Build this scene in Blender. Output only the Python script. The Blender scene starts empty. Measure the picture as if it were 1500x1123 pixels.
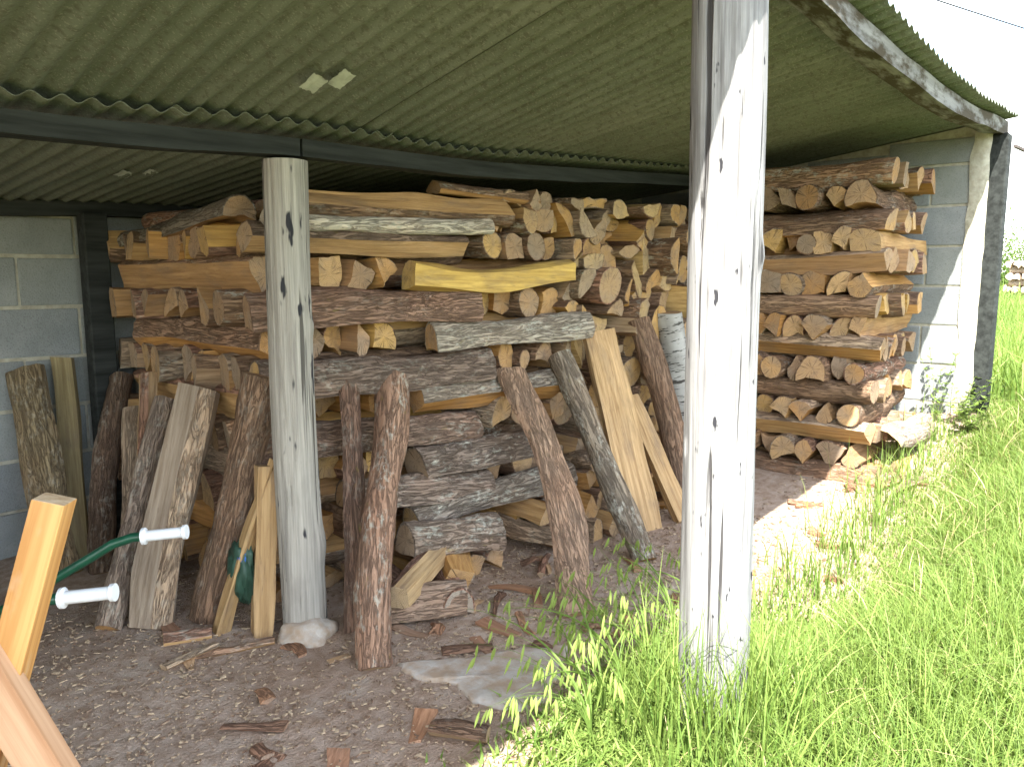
import bpy, bmesh, math, random
import numpy as np
from mathutils import Vector, Matrix, noise
R = math.radians
scn = bpy.context.scene
COL = scn.collection

# ------------------------------------------------------------------ camera
cam_d = bpy.data.cameras.new('camera'); cam = bpy.data.objects.new('camera', cam_d); COL.objects.link(cam)
cam_d.sensor_width = 36; cam_d.lens = 1150 / 1500 * 36
cam_d.clip_start = 0.05; cam_d.clip_end = 2000
cam.location = (0, 0, 1.3)
cam.rotation_euler = (R(90 - 7.97), 0, R(-49.1))
scn.camera = cam

# ------------------------------------------------------------------ sky + sun
SUN_DIR = Vector((-.60, -.30, 1.0)).normalized()           # towards the sun
w = bpy.data.worlds.new('World'); scn.world = w; w.use_nodes = True
nt = w.node_tree; N = nt.nodes; Lk = nt.links; N.clear()
wo = N.new('ShaderNodeOutputWorld'); bg = N.new('ShaderNodeBackground'); bg.inputs[1].default_value = 0.15
sky = N.new('ShaderNodeTexSky'); sky.sky_type = 'NISHITA'; sky.sun_disc = False; sky.dust_density = .6; sky.ozone_density = 1.0
sky.sun_elevation = math.asin(SUN_DIR.z); sky.sun_rotation = math.atan2(SUN_DIR.x, SUN_DIR.y)
tc = N.new('ShaderNodeTexCoord'); mp = N.new('ShaderNodeMapping'); mp.inputs['Scale'].default_value = (1, 1, 2.2)
nz = N.new('ShaderNodeTexNoise'); nz.inputs['Scale'].default_value = 2.6; nz.inputs['Detail'].default_value = 9; nz.inputs['Roughness'].default_value = .58
cr = N.new('ShaderNodeValToRGB'); cr.color_ramp.elements[0].position = .42; cr.color_ramp.elements[1].position = .60
mx = N.new('ShaderNodeMixRGB'); mx.inputs[2].default_value = (7.4, 7.3, 7.1, 1)
Lk.new(tc.outputs['Generated'], mp.inputs[0]); Lk.new(mp.outputs[0], nz.inputs['Vector']); Lk.new(nz.outputs[0], cr.inputs[0])
Lk.new(cr.outputs[0], mx.inputs[0]); Lk.new(sky.outputs[0], mx.inputs[1]); Lk.new(mx.outputs[0], bg.inputs[0]); Lk.new(bg.outputs[0], wo.inputs[0])
sd = bpy.data.lights.new('sun', 'SUN'); sd.energy = 4.6; sd.angle = R(.53); sd.color = (1, .96, .88)
so = bpy.data.objects.new('sun', sd); COL.objects.link(so); so.rotation_euler = (-SUN_DIR).to_track_quat('-Z', 'Y').to_euler()
vs = scn.view_settings; vs.view_transform = 'Standard'; vs.look = 'None'; vs.gamma = 1; vs.exposure = 2.5; vs.use_curve_mapping = False

rng = random.Random(11); nrg = np.random.default_rng(5)

# ------------------------------------------------------------------ material helpers
def new_mat(name, rough=.8, spec=.2):
    m = bpy.data.materials.new(name); m.use_nodes = True
    b = m.node_tree.nodes['Principled BSDF']; b.inputs['Roughness'].default_value = rough
    b.inputs['Specular IOR Level'].default_value = spec
    return m, m.node_tree, b
class G:
    """tiny node-graph helper"""
    def __init__(s, nt): s.nt = nt
    def n(s, t, **kw):
        nd = s.nt.nodes.new(t)
        for k, v in kw.items(): setattr(nd, k, v)
        return nd
    def set(s, sock, v):
        if isinstance(v, bpy.types.NodeSocket): s.nt.links.new(v, sock)
        else: sock.default_value = v
    def coord(s, scale=(1, 1, 1), rand=True, which='Object'):
        t = s.n('ShaderNodeTexCoord'); m = s.n('ShaderNodeMapping'); m.inputs['Scale'].default_value = scale
        s.nt.links.new(t.outputs[which], m.inputs['Vector'])
        if rand:
            o = s.n('ShaderNodeObjectInfo'); mm = s.n('ShaderNodeMath', operation='MULTIPLY'); mm.inputs[1].default_value = 37.7
            s.nt.links.new(o.outputs['Random'], mm.inputs[0]); s.nt.links.new(mm.outputs[0], m.inputs['Location'])
        return m.outputs[0]
    def noise(s, vec, scale, detail=4, rough=.55, dist=0):
        x = s.n('ShaderNodeTexNoise'); x.inputs['Scale'].default_value = scale; x.inputs['Detail'].default_value = detail
        x.inputs['Roughness'].default_value = rough; x.inputs['Distortion'].default_value = dist
        s.nt.links.new(vec, x.inputs['Vector']); return x.outputs[0]
    def ramp(s, fac, p0, p1, c0=(0, 0, 0, 1), c1=(1, 1, 1, 1)):
        r = s.n('ShaderNodeValToRGB'); e = r.color_ramp.elements
        e[0].position = p0; e[1].position = p1; e[0].color = c0; e[1].color = c1
        s.nt.links.new(fac, r.inputs[0]); return r.outputs[0]
    def mix(s, fac, a, b, mode='MIX'):
        x = s.n('ShaderNodeMixRGB', blend_type=mode); s.set(x.inputs[0], fac); s.set(x.inputs[1], a); s.set(x.inputs[2], b); return x.outputs[0]
    def math(s, op, a, b=0.0):
        x = s.n('ShaderNodeMath', operation=op); s.set(x.inputs[0], a); s.set(x.inputs[1], b); return x.outputs[0]
    def bump(s, bsdf, h, strength=.5, dist=.01):
        b = s.n('ShaderNodeBump'); b.inputs['Strength'].default_value = strength; b.inputs['Distance'].default_value = dist
        s.nt.links.new(h, b.inputs['Height']); s.nt.links.new(b.outputs[0], bsdf.inputs['Normal'])
def c4(r, g, b): return (r, g, b, 1)

# split wood: fibres run along local X, tint from the object's colour
MSPLIT, t_, b_ = new_mat('split_wood', .78, .15); g = G(t_)
oc = g.n('ShaderNodeObjectInfo').outputs['Color']
v1 = g.coord((2.5, 70, 70)); v2 = g.coord((3, 9, 9)); v3 = g.coord((14, 160, 160))
f1 = g.noise(v1, 1, 5, .6); f2 = g.noise(v2, 1.6, 4, .6); f3 = g.noise(v3, 1, 3)
c = g.mix(g.ramp(f1, .3, .72), g.mix(1, oc, c4(.58, .52, .46), 'MULTIPLY'), g.mix(1, oc, c4(1.12, 1.12, 1.1), 'MULTIPLY'))
c = g.mix(g.math('MULTIPLY', g.ramp(f2, .50, .74), .62), c, c4(.17, .125, .092))
c = g.mix(g.math('MULTIPLY', g.ramp(f3, .62, .75), .5), c, c4(.10, .06, .035))
t_.links.new(c, b_.inputs['Base Color']); g.bump(b_, g.math('ADD', f1, g.math('MULTIPLY', f3, .5)), .75, .006)

# sawn end: growth rings round local X, radial checks, saw scratches, dirt
MEND, t_, b_ = new_mat('end_grain', .85, .1); g = G(t_)
oc = g.n('ShaderNodeObjectInfo').outputs['Color']
p0 = g.coord((0, 1, 1), False)
nzv = g.noise(g.coord((1, 1, 1)), 9, 3)
ln = g.n('ShaderNodeVectorMath', operation='LENGTH'); t_.links.new(p0, ln.inputs[0])
rad = g.math('ADD', ln.outputs['Value'], g.math('MULTIPLY', nzv, .02))
ring = g.math('SINE', g.math('MULTIPLY', rad, 900.0))
sep = g.n('ShaderNodeSeparateXYZ'); t_.links.new(p0, sep.inputs[0])
ang = g.math('ARCTAN2', sep.outputs[1], sep.outputs[2])
cmb = g.n('ShaderNodeCombineXYZ'); g.set(cmb.inputs[0], g.math('MULTIPLY', ang, 5.0)); g.set(cmb.inputs[1], g.math('MULTIPLY', rad, 4.0))
oi = g.n('ShaderNodeObjectInfo'); g.set(cmb.inputs[2], g.math('MULTIPLY', oi.outputs['Random'], 50.0))
crack = g.ramp(g.noise(cmb.outputs[0], 2.2, 4, .75), .575, .635)
saw = g.noise(g.coord((40, 25, 320)), 1, 2)
blot = g.noise(g.coord((1, 1, 1)), 22, 4, .65)
blot2 = g.noise(g.coord((1, 1, 1)), 7, 3, .6)
c = g.mix(g.math('MULTIPLY', g.math('ADD', g.math('MULTIPLY', ring, .5), .5), .38), oc, g.mix(1, oc, c4(.5, .42, .35), 'MULTIPLY'))
c = g.mix(g.math('MULTIPLY', saw, .3), c, c4(.42, .36, .28))
c = g.mix(g.math('MULTIPLY', g.ramp(blot2, .44, .64), .55), c, c4(.25, .20, .155))
c = g.mix(g.math('MULTIPLY', g.ramp(blot, .50, .72), .5), c, c4(.14, .10, .075))
c = g.mix(g.math('MULTIPLY', crack, .75), c, c4(.04, .028, .02))
t_.links.new(c, b_.inputs['Base Color']); g.bump(b_, g.math('ADD', g.math('ADD', saw, g.math('MULTIPLY', blot, .6)), g.math('MULTIPLY', crack, -1.2)), .6, .004)

# bark: plates and furrows along local X; colour = tint, alpha-like lichen from red channel of a second random
MBARK, t_, b_ = new_mat('bark', .92, .1); g = G(t_)
oi = g.n('ShaderNodeObjectInfo'); oc = oi.outputs['Color']
va = g.coord((7, 60, 60)); vb = g.coord((6, 12, 12)); vc = g.coord((38, 60, 60)); vd = g.coord((5, 38, 38))
fa = g.noise(va, 1, 7, .7, 1.2); fb = g.noise(vb, 1.3, 5, .62); fc = g.noise(vc, 1, 4, .6); fd = g.noise(vd, 1, 4, .6, 1.6)
fur = g.ramp(g.math('ABSOLUTE', g.math('SUBTRACT', fd, .5)), .0, .075)
low = g.noise(g.coord((2.5, 5, 5)), 1.5, 3, .55)
c = g.mix(g.ramp(fa, .28, .72), g.mix(1, oc, c4(.72, .62, .52), 'MULTIPLY'), g.mix(1, oc, c4(1.8, 1.66, 1.44), 'MULTIPLY'))
c = g.mix(g.math('MULTIPLY', g.ramp(low, .45, .68), .55), c, g.mix(1, oc, c4(1.5, 1.2, .96), 'MULTIPLY'))
c = g.mix(g.math('MULTIPLY', g.math('SUBTRACT', 1.0, fur), .55), c, c4(.05, .036, .03))
lich = g.math('MULTIPLY', g.ramp(fb, .50, .60), g.ramp(fc, .46, .60))
c = g.mix(g.math('MULTIPLY', lich, oi.outputs['Alpha']), c, c4(.50, .48, .40))
moss = g.ramp(g.noise(vb, 2.3, 3), .68, .76)
c = g.mix(g.math('MULTIPLY', moss, .45), c, c4(.26, .21, .05))
t_.links.new(c, b_.inputs['Base Color']); g.bump(b_, g.math('ADD', g.math('MULTIPLY', fur, .7), fa), .9, .012)

# smooth white bark with dark dashes
MBIRCH, t_, b_ = new_mat('pale_bark', .7, .2); g = G(t_)
fa = g.noise(g.coord((70, 14, 14)), 1, 4, .6); fb = g.noise(g.coord((9, 9, 9)), 1, 4)
c = g.mix(g.ramp(fb, .35, .7), c4(.27, .265, .25), c4(.42, .415, .40)); c = g.mix(g.ramp(fa, .57, .63), c, c4(.06, .055, .05))
t_.links.new(c, b_.inputs['Base Color']); g.bump(b_, fa, .4, .004)

# weathered silver post timber (grain along local X)
def post_mat(name, pale, grey, dark, spots, spot_sc=(11, 34, 34)):
    m, t_, b_ = new_mat(name, .85, .15); g = G(t_)
    fa = g.noise(g.coord((1.6, 75, 75)), 1, 6, .72); fb = g.noise(g.coord((3, 8, 8)), 1, 5, .6); fc = g.noise(g.coord((1.1, 42, 42)), 1, 3, .5, .4)
    fd = g.noise(g.coord(spot_sc), 1, 3, .5)
    c = g.mix(g.ramp(fa, .33, .66), c4(*grey), c4(*pale)); c = g.mix(g.math('MULTIPLY', g.ramp(fb, .52, .7), .55), c, c4(*grey))
    crack = g.ramp(fc, .61, .66); c = g.mix(g.math('MULTIPLY', crack, .85), c, c4(*dark))
    sp = g.ramp(fd, spots, spots + .035); c = g.mix(sp, c, c4(.03, .03, .035))
    t_.links.new(c, b_.inputs['Base Color']); g.bump(b_, g.math('SUBTRACT', fa, g.math('MULTIPLY', crack, 1.3)), .8, .006); return m
MPOST = post_mat('silver_weathered_timber', (.33, .33, .33), (.13, .125, .125), (.025, .022, .022), .67)
MPOST2 = post_mat('pale_peeled_timber', (.40, .38, .335), (.19, .175, .155), (.05, .045, .04), .635, (5, 19, 19))

def simple(name, col, rough=.7, spec=.3, metal=0, var=.35, scale=12, bump=.2, col2=None, stretch=(1, 1, 1), det=5, p=(.35, .65)):
    m, t_, b_ = new_mat(name, rough, spec); g = G(t_); b_.inputs['Metallic'].default_value = metal
    f = g.noise(g.coord(stretch), scale, det, .62)
    c2 = col2 or tuple(x * (1 - var) for x in col)
    t_.links.new(g.mix(g.ramp(f, *p), c4(*c2), c4(*col)), b_.inputs['Base Color'])
    if bump: g.bump(b_, f, bump, .01)
    return m
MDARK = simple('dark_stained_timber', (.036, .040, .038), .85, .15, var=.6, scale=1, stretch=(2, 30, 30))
MBEAM, t_, b_ = new_mat('weathered_beam', .85, .1); g = G(t_)
f1 = g.noise(g.coord((2, 40, 40)), 1, 5, .6); f2 = g.noise(g.coord((3, 9, 9)), 1.5, 5, .65)
c = g.mix(g.ramp(f1, .3, .7), c4(.12, .12, .118), c4(.26, .26, .25)); geo = g.n('ShaderNodeTexCoord')
c = g.mix(g.ramp(f2, .42, .56), c, c4(.055, .045, .03)); t_.links.new(c, b_.inputs['Base Color']); g.bump(b_, f1, .6, .006)

# corrugated sheet, algae-stained
MROOF, t_, b_ = new_mat('algae_stained_sheet', .72, .3); g = G(t_)
f1 = g.noise(g.coord((1, 1, 1)), 1.3, 5, .6); f2 = g.noise(g.coord((9, 1.1, 1)), 1, 6, .68); f3 = g.noise(g.coord((1, 1, 1)), 42, 4, .7); f4 = g.noise(g.coord((1, 1, 1)), 150, 2, .6)
c = g.mix(g.ramp(f1, .3, .7), c4(.112, .138, .10), c4(.185, .198, .16)); c = g.mix(g.math('MULTIPLY', g.ramp(f2, .42, .68), .6), c, c4(.085, .098, .062))
c = g.mix(g.math('MULTIPLY', g.ramp(f3, .50, .62), .7), c, c4(.085, .085, .06)); c = g.mix(g.math('MULTIPLY', g.ramp(f4, .58, .68), .6), c, c4(.27, .28, .23))
t_.links.new(c, b_.inputs['Base Color']); g.bump(b_, f3, .25, .003)

MBLOCK, t_, b_ = new_mat('concrete_block', .95, .1); g = G(t_)
f1 = g.noise(g.coord((1, 1, 1)), 150, 3, .7); f2 = g.noise(g.coord((1, 1, 1)), 5, 5, .6); oi = g.n('ShaderNodeObjectInfo')
c = g.mix(g.ramp(f2, .3, .7), c4(.20, .215, .225), c4(.29, .305, .31)); c = g.mix(g.math('MULTIPLY', g.ramp(f1, .52, .68), .6), c, c4(.11, .115, .12))
c = g.mix(g.math('MULTIPLY', oi.outputs['Random'], .3), c, c4(.24, .25, .20))
t_.links.new(c, b_.inputs['Base Color']); g.bump(b_, f1, .9, .004)
MMORTAR = simple('smeared_mortar', (.43, .41, .34), .95, .1, scale=20, col2=(.30, .28, .22), bump=.8)

MDIRT, t_, b_ = new_mat('dirt_ground', .97, .1); g = G(t_)
cc = g.coord((1, 1, 1), False)
f1 = g.noise(cc, 1.7, 6, .62); f2 = g.noise(cc, 17, 6, .7); f3 = g.noise(cc, 90, 4, .7); f5 = g.noise(g.coord((1, 1, 1), False), 5, 5, .65)
c = g.mix(g.ramp(f1, .35, .65), c4(.37, .275, .21), c4(.47, .375, .30)); c = g.mix(g.math('MULTIPLY', g.ramp(f2, .42, .66), .75), c, c4(.23, .145, .09))
c = g.mix(g.math('MULTIPLY', g.ramp(f5, .55, .68), .55), c, c4(.50, .43, .36))
c = g.mix(g.math('MULTIPLY', g.ramp(f3, .60, .70), .75), c, c4(.38, .30, .22))
# soil colour changes to green thatch outside the shed front
px = g.n('ShaderNodeSeparateXYZ'); t_.links.new(cc, px.inputs[0])
edge = g.math('ADD', px.outputs[1], g.math('MULTIPLY', g.math('SUBTRACT', f5, .5), .9))
gm = g.ramp(edge, .55, .95, c4(1, 1, 1), c4(0, 0, 0))
gx = g.math('MAXIMUM', g.ramp(g.math('SUBTRACT', px.outputs[0], 5.2), .0, .5), gm)
c = g.mix(gx, c, g.mix(g.ramp(f2, .35, .65), c4(.13, .11, .045), c4(.08, .12, .025)))
t_.links.new(c, b_.inputs['Base Color']); g.bump(b_, g.math('ADD', f2, g.math('MULTIPLY', f3, .6)), 1.0, .02)

def leaf_mat(name, a, b, trans=.35):
    m = bpy.data.materials.new(name); m.use_nodes = True; t_ = m.node_tree; g = G(t_); t_.nodes.clear()
    out = g.n('ShaderNodeOutputMaterial'); at = g.n('ShaderNodeAttribute', attribute_name='tint')
    c = g.mix(at.outputs['Fac'], c4(*a), c4(*b))
    d = g.n('ShaderNodeBsdfPrincipled'); d.inputs['Roughness'].default_value = .55; d.inputs['Specular IOR Level'].default_value = .25
    tr = g.n('ShaderNodeBsdfTranslucent'); ms = g.n('ShaderNodeMixShader'); ms.inputs[0].default_value = trans
    t_.links.new(c, d.inputs['Base Color']); t_.links.new(g.mix(1, c, c4(1.2, 1.15, .6), 'MULTIPLY'), tr.inputs['Color'])
    t_.links.new(d.outputs[0], ms.inputs[1]); t_.links.new(tr.outputs[0], ms.inputs[2]); t_.links.new(ms.outputs[0], out.inputs[0]); return m
MGRASS = leaf_mat('meadow_grass', (.062, .135, .020), (.25, .325, .085))
MLEAF = leaf_mat('bush_leaf', (.045, .09, .018), (.11, .17, .035))
MCHIP = simple('wood_chip', (.44, .34, .23), .9, .1, scale=55, col2=(.17, .11, .075), det=1, p=(.38, .62), bump=0)
MGREEN = simple('green_painted_steel', (.008, .075, .040), .35, .5, var=.3, scale=20, bump=.05)
MWHITE = simple('white_plastic', (.72, .75, .78), .4, .5, var=.08, scale=30, bump=0)
MPINE = None
m, t_, b_ = new_mat('planed_pine', .5, .35); g = G(t_); MPINE = m
f1 = g.noise(g.coord((1.2, 38, 38)), 1, 4, .6, .6); f2 = g.noise(g.coord((4, 9, 9)), 1.3, 4)
c = g.mix(g.ramp(f1, .35, .65), c4(.40, .19, .055), c4(.60, .34, .125)); c = g.mix(g.math('MULTIPLY', g.ramp(f2, .62, .72), .4), c, c4(.55, .45, .33))
t_.links.new(c, b_.inputs['Base Color']); g.bump(b_, f1, .2, .002)
MPINE2 = simple('sawn_pine', (.50, .32, .20), .7, .2, scale=1, stretch=(1.5, 40, 40), col2=(.36, .20, .11))
MPEND = simple('pine_end', (.55, .44, .30), .8, .1, scale=40, col2=(.36, .25, .14))
MCONC = simple('pale_concrete', (.42, .385, .34), .95, .1, scale=14, col2=(.33, .25, .18), bump=.8, det=9, p=(.38, .6))
MTARPG = simple('green_tarp', (.03, .075, .05), .5, .4, scale=25, bump=.3)
MTARPB = simple('blue_tarp', (.03, .12, .42), .45, .4, scale=25, bump=.3)
MFLAKE = simple('pale_peeling_film', (.50, .55, .47), .6, .2, scale=18)
MIRON = simple('rusty_iron', (.10, .085, .08), .7, .3, scale=30)
MCABLE = simple('black_cable', (.02, .02, .022), .6, .3, bump=0)
MRUBBER = simple('black_rubber', (.02, .02, .02), .8, .2, bump=0)

# ------------------------------------------------------------------ object helpers
def link(name, me, parent=None, label=None, cat=None, group=None, kind=None, color=None):
    o = bpy.data.objects.new(name, me); COL.objects.link(o)
    if parent is not None: o.parent = parent
    if label: o['label'] = label
    if cat: o['category'] = cat
    if group: o['group'] = group
    if kind: o['kind'] = kind
    if color: o.color = color
    return o
def mesh_of(name, V, F, mats, mi=None, smooth=True, sharp=35):
    me = bpy.data.meshes.new(name); me.from_pydata([tuple(v) for v in V], [], F)
    for m in mats: me.materials.append(m)
    if mi is not None: me.polygons.foreach_set('material_index', mi)
    if smooth:
        me.polygons.foreach_set('use_smooth', [True] * len(F))
        if sharp: me.set_sharp_from_angle(angle=R(sharp))
    me.update(); return me
def box_mesh(name, sx, sy, sz, mat, bev=.004, seg=1, rough=0, seed=0):
    bm = bmesh.new(); bmesh.ops.create_cube(bm, size=1)
    for v in bm.verts: v.co = Vector((v.co.x * sx, v.co.y * sy, v.co.z * sz))
    if bev: bmesh.ops.bevel(bm, geom=bm.edges[:], offset=bev, segments=seg, profile=.6, affect='EDGES')
    if rough:
        for v in bm.verts: v.co += Vector(noise.noise_vector(v.co * 9 + Vector((seed * 3.1, seed, 0)))) * rough
    me = bpy.data.meshes.new(name); bm.to_mesh(me); bm.free(); me.materials.append(mat); return me
def tube_mesh(name, pts, rad, mat, n=10, cap=True):
    V = []; F = []
    P = [Vector(p) for p in pts]; rr = rad if isinstance(rad, (list, tuple)) else [rad] * len(P)
    prev = None
    for i, p in enumerate(P):
        d = (P[min(i + 1, len(P) - 1)] - P[max(i - 1, 0)]).normalized()
        a = d.orthogonal().normalized() if prev is None else (prev - d * prev.dot(d)).normalized()
        prev = a; b = d.cross(a)
        for k in range(n):
            t = 2 * math.pi * k / n; V.append(p + (a * math.cos(t) + b * math.sin(t)) * rr[i])
    for i in range(len(P) - 1):
        for k in range(n): F.append((i * n + k, i * n + (k + 1) % n, (i + 1) * n + (k + 1) % n, (i + 1) * n + k))
    if cap: F.append(tuple(range(n))[::-1]); F.append(tuple((len(P) - 1) * n + k for k in range(n)))
    return mesh_of(name, V, F, [mat])
def smooth01(a, b, x):
    t = min(1, max(0, (x - a) / (b - a))); return t * t * (3 - 2 * t)
def ground_z(x, y):
    z = .20 * smooth01(2.5, 4.3, x) + .26 * smooth01(4.2, 5.6, x) * smooth01(1.9, 1.0, y) + .06 * smooth01(4.2, 5.6, x) + .42 * smooth01(6, 24, x)
    z += .025 * noise.noise(Vector((x * .9, y * .9, 3))) + .012 * noise.noise(Vector((x * 4, y * 4, 7)))
    z += .04 * smooth01(1.05, .55, y) * smooth01(1.2, 2.4, x) * (1 - smooth01(4.5, 6, x))
    return z

# ------------------------------------------------------------------ ground
def grid_axis(segs):
    out = []
    for a, b, st in segs: out += list(np.arange(a, b, st))
    return out + [segs[-1][1]]
gxs = grid_axis([(-400, -40, 40), (-40, -4, 3), (-4, 0, .3), (0, 6.5, .05), (6.5, 12, .3), (12, 40, 2), (40, 400, 40)])
gys = grid_axis([(-400, -40, 40), (-40, -3, 3), (-3, .2, .2), (.2, 4.4, .05), (4.4, 8, .4), (8, 40, 4), (40, 400, 40)])
V = [(x, y, ground_z(x, y)) for y in gys for x in gxs]; nx = len(gxs)
F = [(j * nx + i, j * nx + i + 1, (j + 1) * nx + i + 1, (j + 1) * nx + i) for j in range(len(gys) - 1) for i in range(nx - 1)]
link('ground', mesh_of('ground', V, F, [MDIRT], sharp=0), kind='structure')

# ------------------------------------------------------------------ the shed
shed = link('wood_shed', None, label='open-fronted wood shed with concrete block walls and corrugated sheet roof', cat='shed')
shed.location = (0, 0, 0)
def interp(tab, x):
    n_ = len(tab); k = 0
    while k < n_ - 2 and x > tab[k + 1][0]: k += 1
    (x1, y1), (x2, y2) = tab[k], tab[k + 1]; x0, y0 = tab[k - 1] if k else (2 * x1 - x2, 2 * y1 - y2); x3, y3 = tab[k + 2] if k + 2 < n_ else (2 * x2 - x1, 2 * y2 - y1)
    h = x2 - x1; t = (x - x1) / h; m1 = (y2 - y0) / (x2 - x0) * h; m2 = (y3 - y1) / (x3 - x1) * h
    return y1 + m1 * t + (3 * (y2 - y1) - 2 * m1 - m2) * t * t + (2 * (y1 - y2) + m1 + m2) * t ** 3
FRONT = [(-6, 1.98), (0, 2.02), (1.0, 2.07), (1.93, 2.105), (2.4, 2.09), (2.9, 2.055), (3.5, 2.032), (4.4, 2.035), (5.4, 2.09)]   # underside of the sagging front beam
PURL = [(-6, 1.70), (.7, 1.735), (1.6, 1.77), (2.5, 1.79), (3.4, 1.84), (4.4, 1.90), (5.6, 1.96)]                                # top of the inner beam
YF, YP = .945, 2.39
BH = .082
def roof_z(x, y):
    zf = interp(FRONT, x) + BH + .004; zp = interp(PURL, x) + .035
    if y <= YP: return zp + (zf - zp) * (YP - y) / (YP - YF)
    return zp - (y - YP) * .095
# roof sheets, each a separate corrugated panel
roof = link('roof', None, shed)
PIT = .0762
def sheet(x0, waves, y0, y1, dz, seed, lift=0):
    r_ = random.Random(seed); V = []; F = []; per = 8; nxx = waves * per + 1; ny = 22
    ph = 0; tilt = r_.uniform(-.003, .003); yo0 = y0 + r_.uniform(-.025, .025); yo1 = y1 + r_.uniform(-.03, .03)
    for j in range(ny + 1):
        y = yo0 + (yo1 - yo0) * j / ny
        for i in range(nxx):
            x = x0 + PIT * i / per
            z = roof_z(x, min(y, YP)) - max(0, y - YP) * .095 + dz + lift * smooth01(1.6, 2.3, y) + 0.0095 * math.cos(2 * math.pi * (i / per)) + tilt * (i / nxx) + .0025 * noise.noise(Vector((x * 3, y * 3, seed)))
            V.append((x, y, z))
    for j in range(ny):
        for i in range(nxx - 1):
            a = j * nxx + i; F.append((a, a + 1, a + nxx + 1, a + nxx))
    nV = len(V); V += [(x, y, z + .0016) for x, y, z in V]; F2 = [tuple(k + nV for k in f[::-1]) for f in F]
    bd = [(i, i + 1) for i in range(nxx - 1)] + [(ny * nxx + i + 1, ny * nxx + i) for i in range(nxx - 1)]
    bd += [((j + 1) * nxx, j * nxx) for j in range(ny)] + [(j * nxx + nxx - 1, (j + 1) * nxx + nxx - 1) for j in range(ny)]
    F += F2 + [(b, a, a + nV, b + nV) for a, b in bd]
    link('roof_sheet', mesh_of('roof_sheet', V, F, [MROOF], sharp=60), roof)
x = -4.2; k = 0
while x < 5.3:
    nw = 11 if x + 10.5 * PIT < 5.4 else max(3, int((5.43 - x) / PIT))
    sheet(x, nw, .845 - .17 * smooth01(2.3, .6, x + .4), 2.52, .003 * (k % 2), k, .006); sheet(x + .038, nw, 2.325, 4.5, -.021 + .003 * (k % 2), 100 + k)
    x += 10 * PIT; k += 1
# beams
def beam(name, x0, x1, y, wy, zfun, h, mat, n=60, rough=.004, parent=shed, label=None):
    V = []; F = []
    for i in range(n + 1):
        x = x0 + (x1 - x0) * i / n; z = zfun(x); q = [noise.noise(Vector((x * 3, k * 5.1, y * 7))) * rough for k in range(8)]
        V += [(x, y - wy / 2 + q[0], z + q[1]), (x, y + wy / 2 + q[2], z + q[3]), (x, y + wy / 2 + q[4], z + h), (x, y - wy / 2 + q[6], z + h)]
    for i in range(n):
        for k in range(4): F.append((i * 4 + k, i * 4 + (k + 1) % 4, i * 4 + 4 + (k + 1) % 4, i * 4 + 4 + k)[::-1])
    F += [(0, 1, 2, 3), tuple(n * 4 + k for k in (3, 2, 1, 0))]
    me = mesh_of(name, V, F, [mat], sharp=30); return link(name, me, parent, label)
beam('front_beam', -4.2, 5.40, YF, .085, lambda x: interp(FRONT, x), BH - .008, MBEAM, rough=.012, label='weathered sagging front beam')
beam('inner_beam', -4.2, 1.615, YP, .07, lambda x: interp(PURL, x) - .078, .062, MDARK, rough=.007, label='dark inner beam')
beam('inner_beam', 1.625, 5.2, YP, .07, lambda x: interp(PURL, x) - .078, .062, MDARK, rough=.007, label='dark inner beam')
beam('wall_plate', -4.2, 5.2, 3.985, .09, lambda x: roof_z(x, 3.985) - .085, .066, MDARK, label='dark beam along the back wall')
# concrete block walls
BHT = .235
def block_wall(name, origin, ax, length, zbase, ztop_fn, nrm, label, seed):
    """blocks stand on a recessed mortar core"""
    r_ = random.Random(seed); ax = Vector(ax); nrm = Vector(nrm); o = Vector(origin)
    zt = [ztop_fn(length * i / 12) for i in range(13)]
    V = []; F = []; th = .19
    for i in range(13):
        p = o + ax * (length * i / 12)
        for off in (-.007, -th):
            q = p + nrm * off; V += [(q.x, q.y, zbase), (q.x, q.y, zt[i])]
    for i in range(12):
        a = i * 4; F += [(a, a + 4, a + 5, a + 1), (a + 2, a + 3, a + 7, a + 6), (a + 1, a + 5, a + 7, a + 3), (a, a + 2, a + 6, a + 4)]
    F += [(0, 1, 3, 2), (48, 50, 51, 49)]
    wall = link(name, mesh_of(name, V, F, [MMORTAR], sharp=30), shed, label)
    meshes = {}
    row = 0; z = zbase
    while z < max(zt) - .03:
        s = -.25 if row % 2 else 0.0
        while s < length - .02:
            a = max(s, 0) + .006; b = min(s + .5, length) - .006
            zt_here = min(ztop_fn(a), ztop_fn(b)) - .012; hh = min(BHT - .014, zt_here - z)
            if b - a > .06 and hh > .05:
                ln = round(b - a, 2); hh = round(hh, 2); key = (ln, hh, r_.randint(0, 2))
                if key not in meshes: meshes[key] = box_mesh('concrete_block', ln, .06, hh, MBLOCK, .007, 2, .004, r_.random() * 9)
                c = o + ax * ((a + b) / 2) + nrm * (-.03 + r_.uniform(-.003, .003)); ob = link('concrete_block', meshes[key], wall)
                ob.location = (c.x, c.y, z + hh / 2 + .007); ob.rotation_euler = (0, r_.uniform(-.006, .006), math.atan2(ax.y, ax.x))
            s += .5
        z += BHT; row += 1
    return wall
block_wall('back_wall', (-3.0, 4.05, 0), (1, 0, 0), 8.2, -.03, lambda s: roof_z(-3 + s, 4.05) - .075 if False else roof_z(-3 + s, 4.05) - .055, (0, -1, 0), 'grey concrete block back wall', 3)
block_wall('side_wall', (5.25, 1.0, 0), (0, 1, 0), 3.0, .05, lambda s: roof_z(5.25, 1.0 + s) - .012, (-1, 0, 0), 'grey concrete block side wall', 4)
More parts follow.
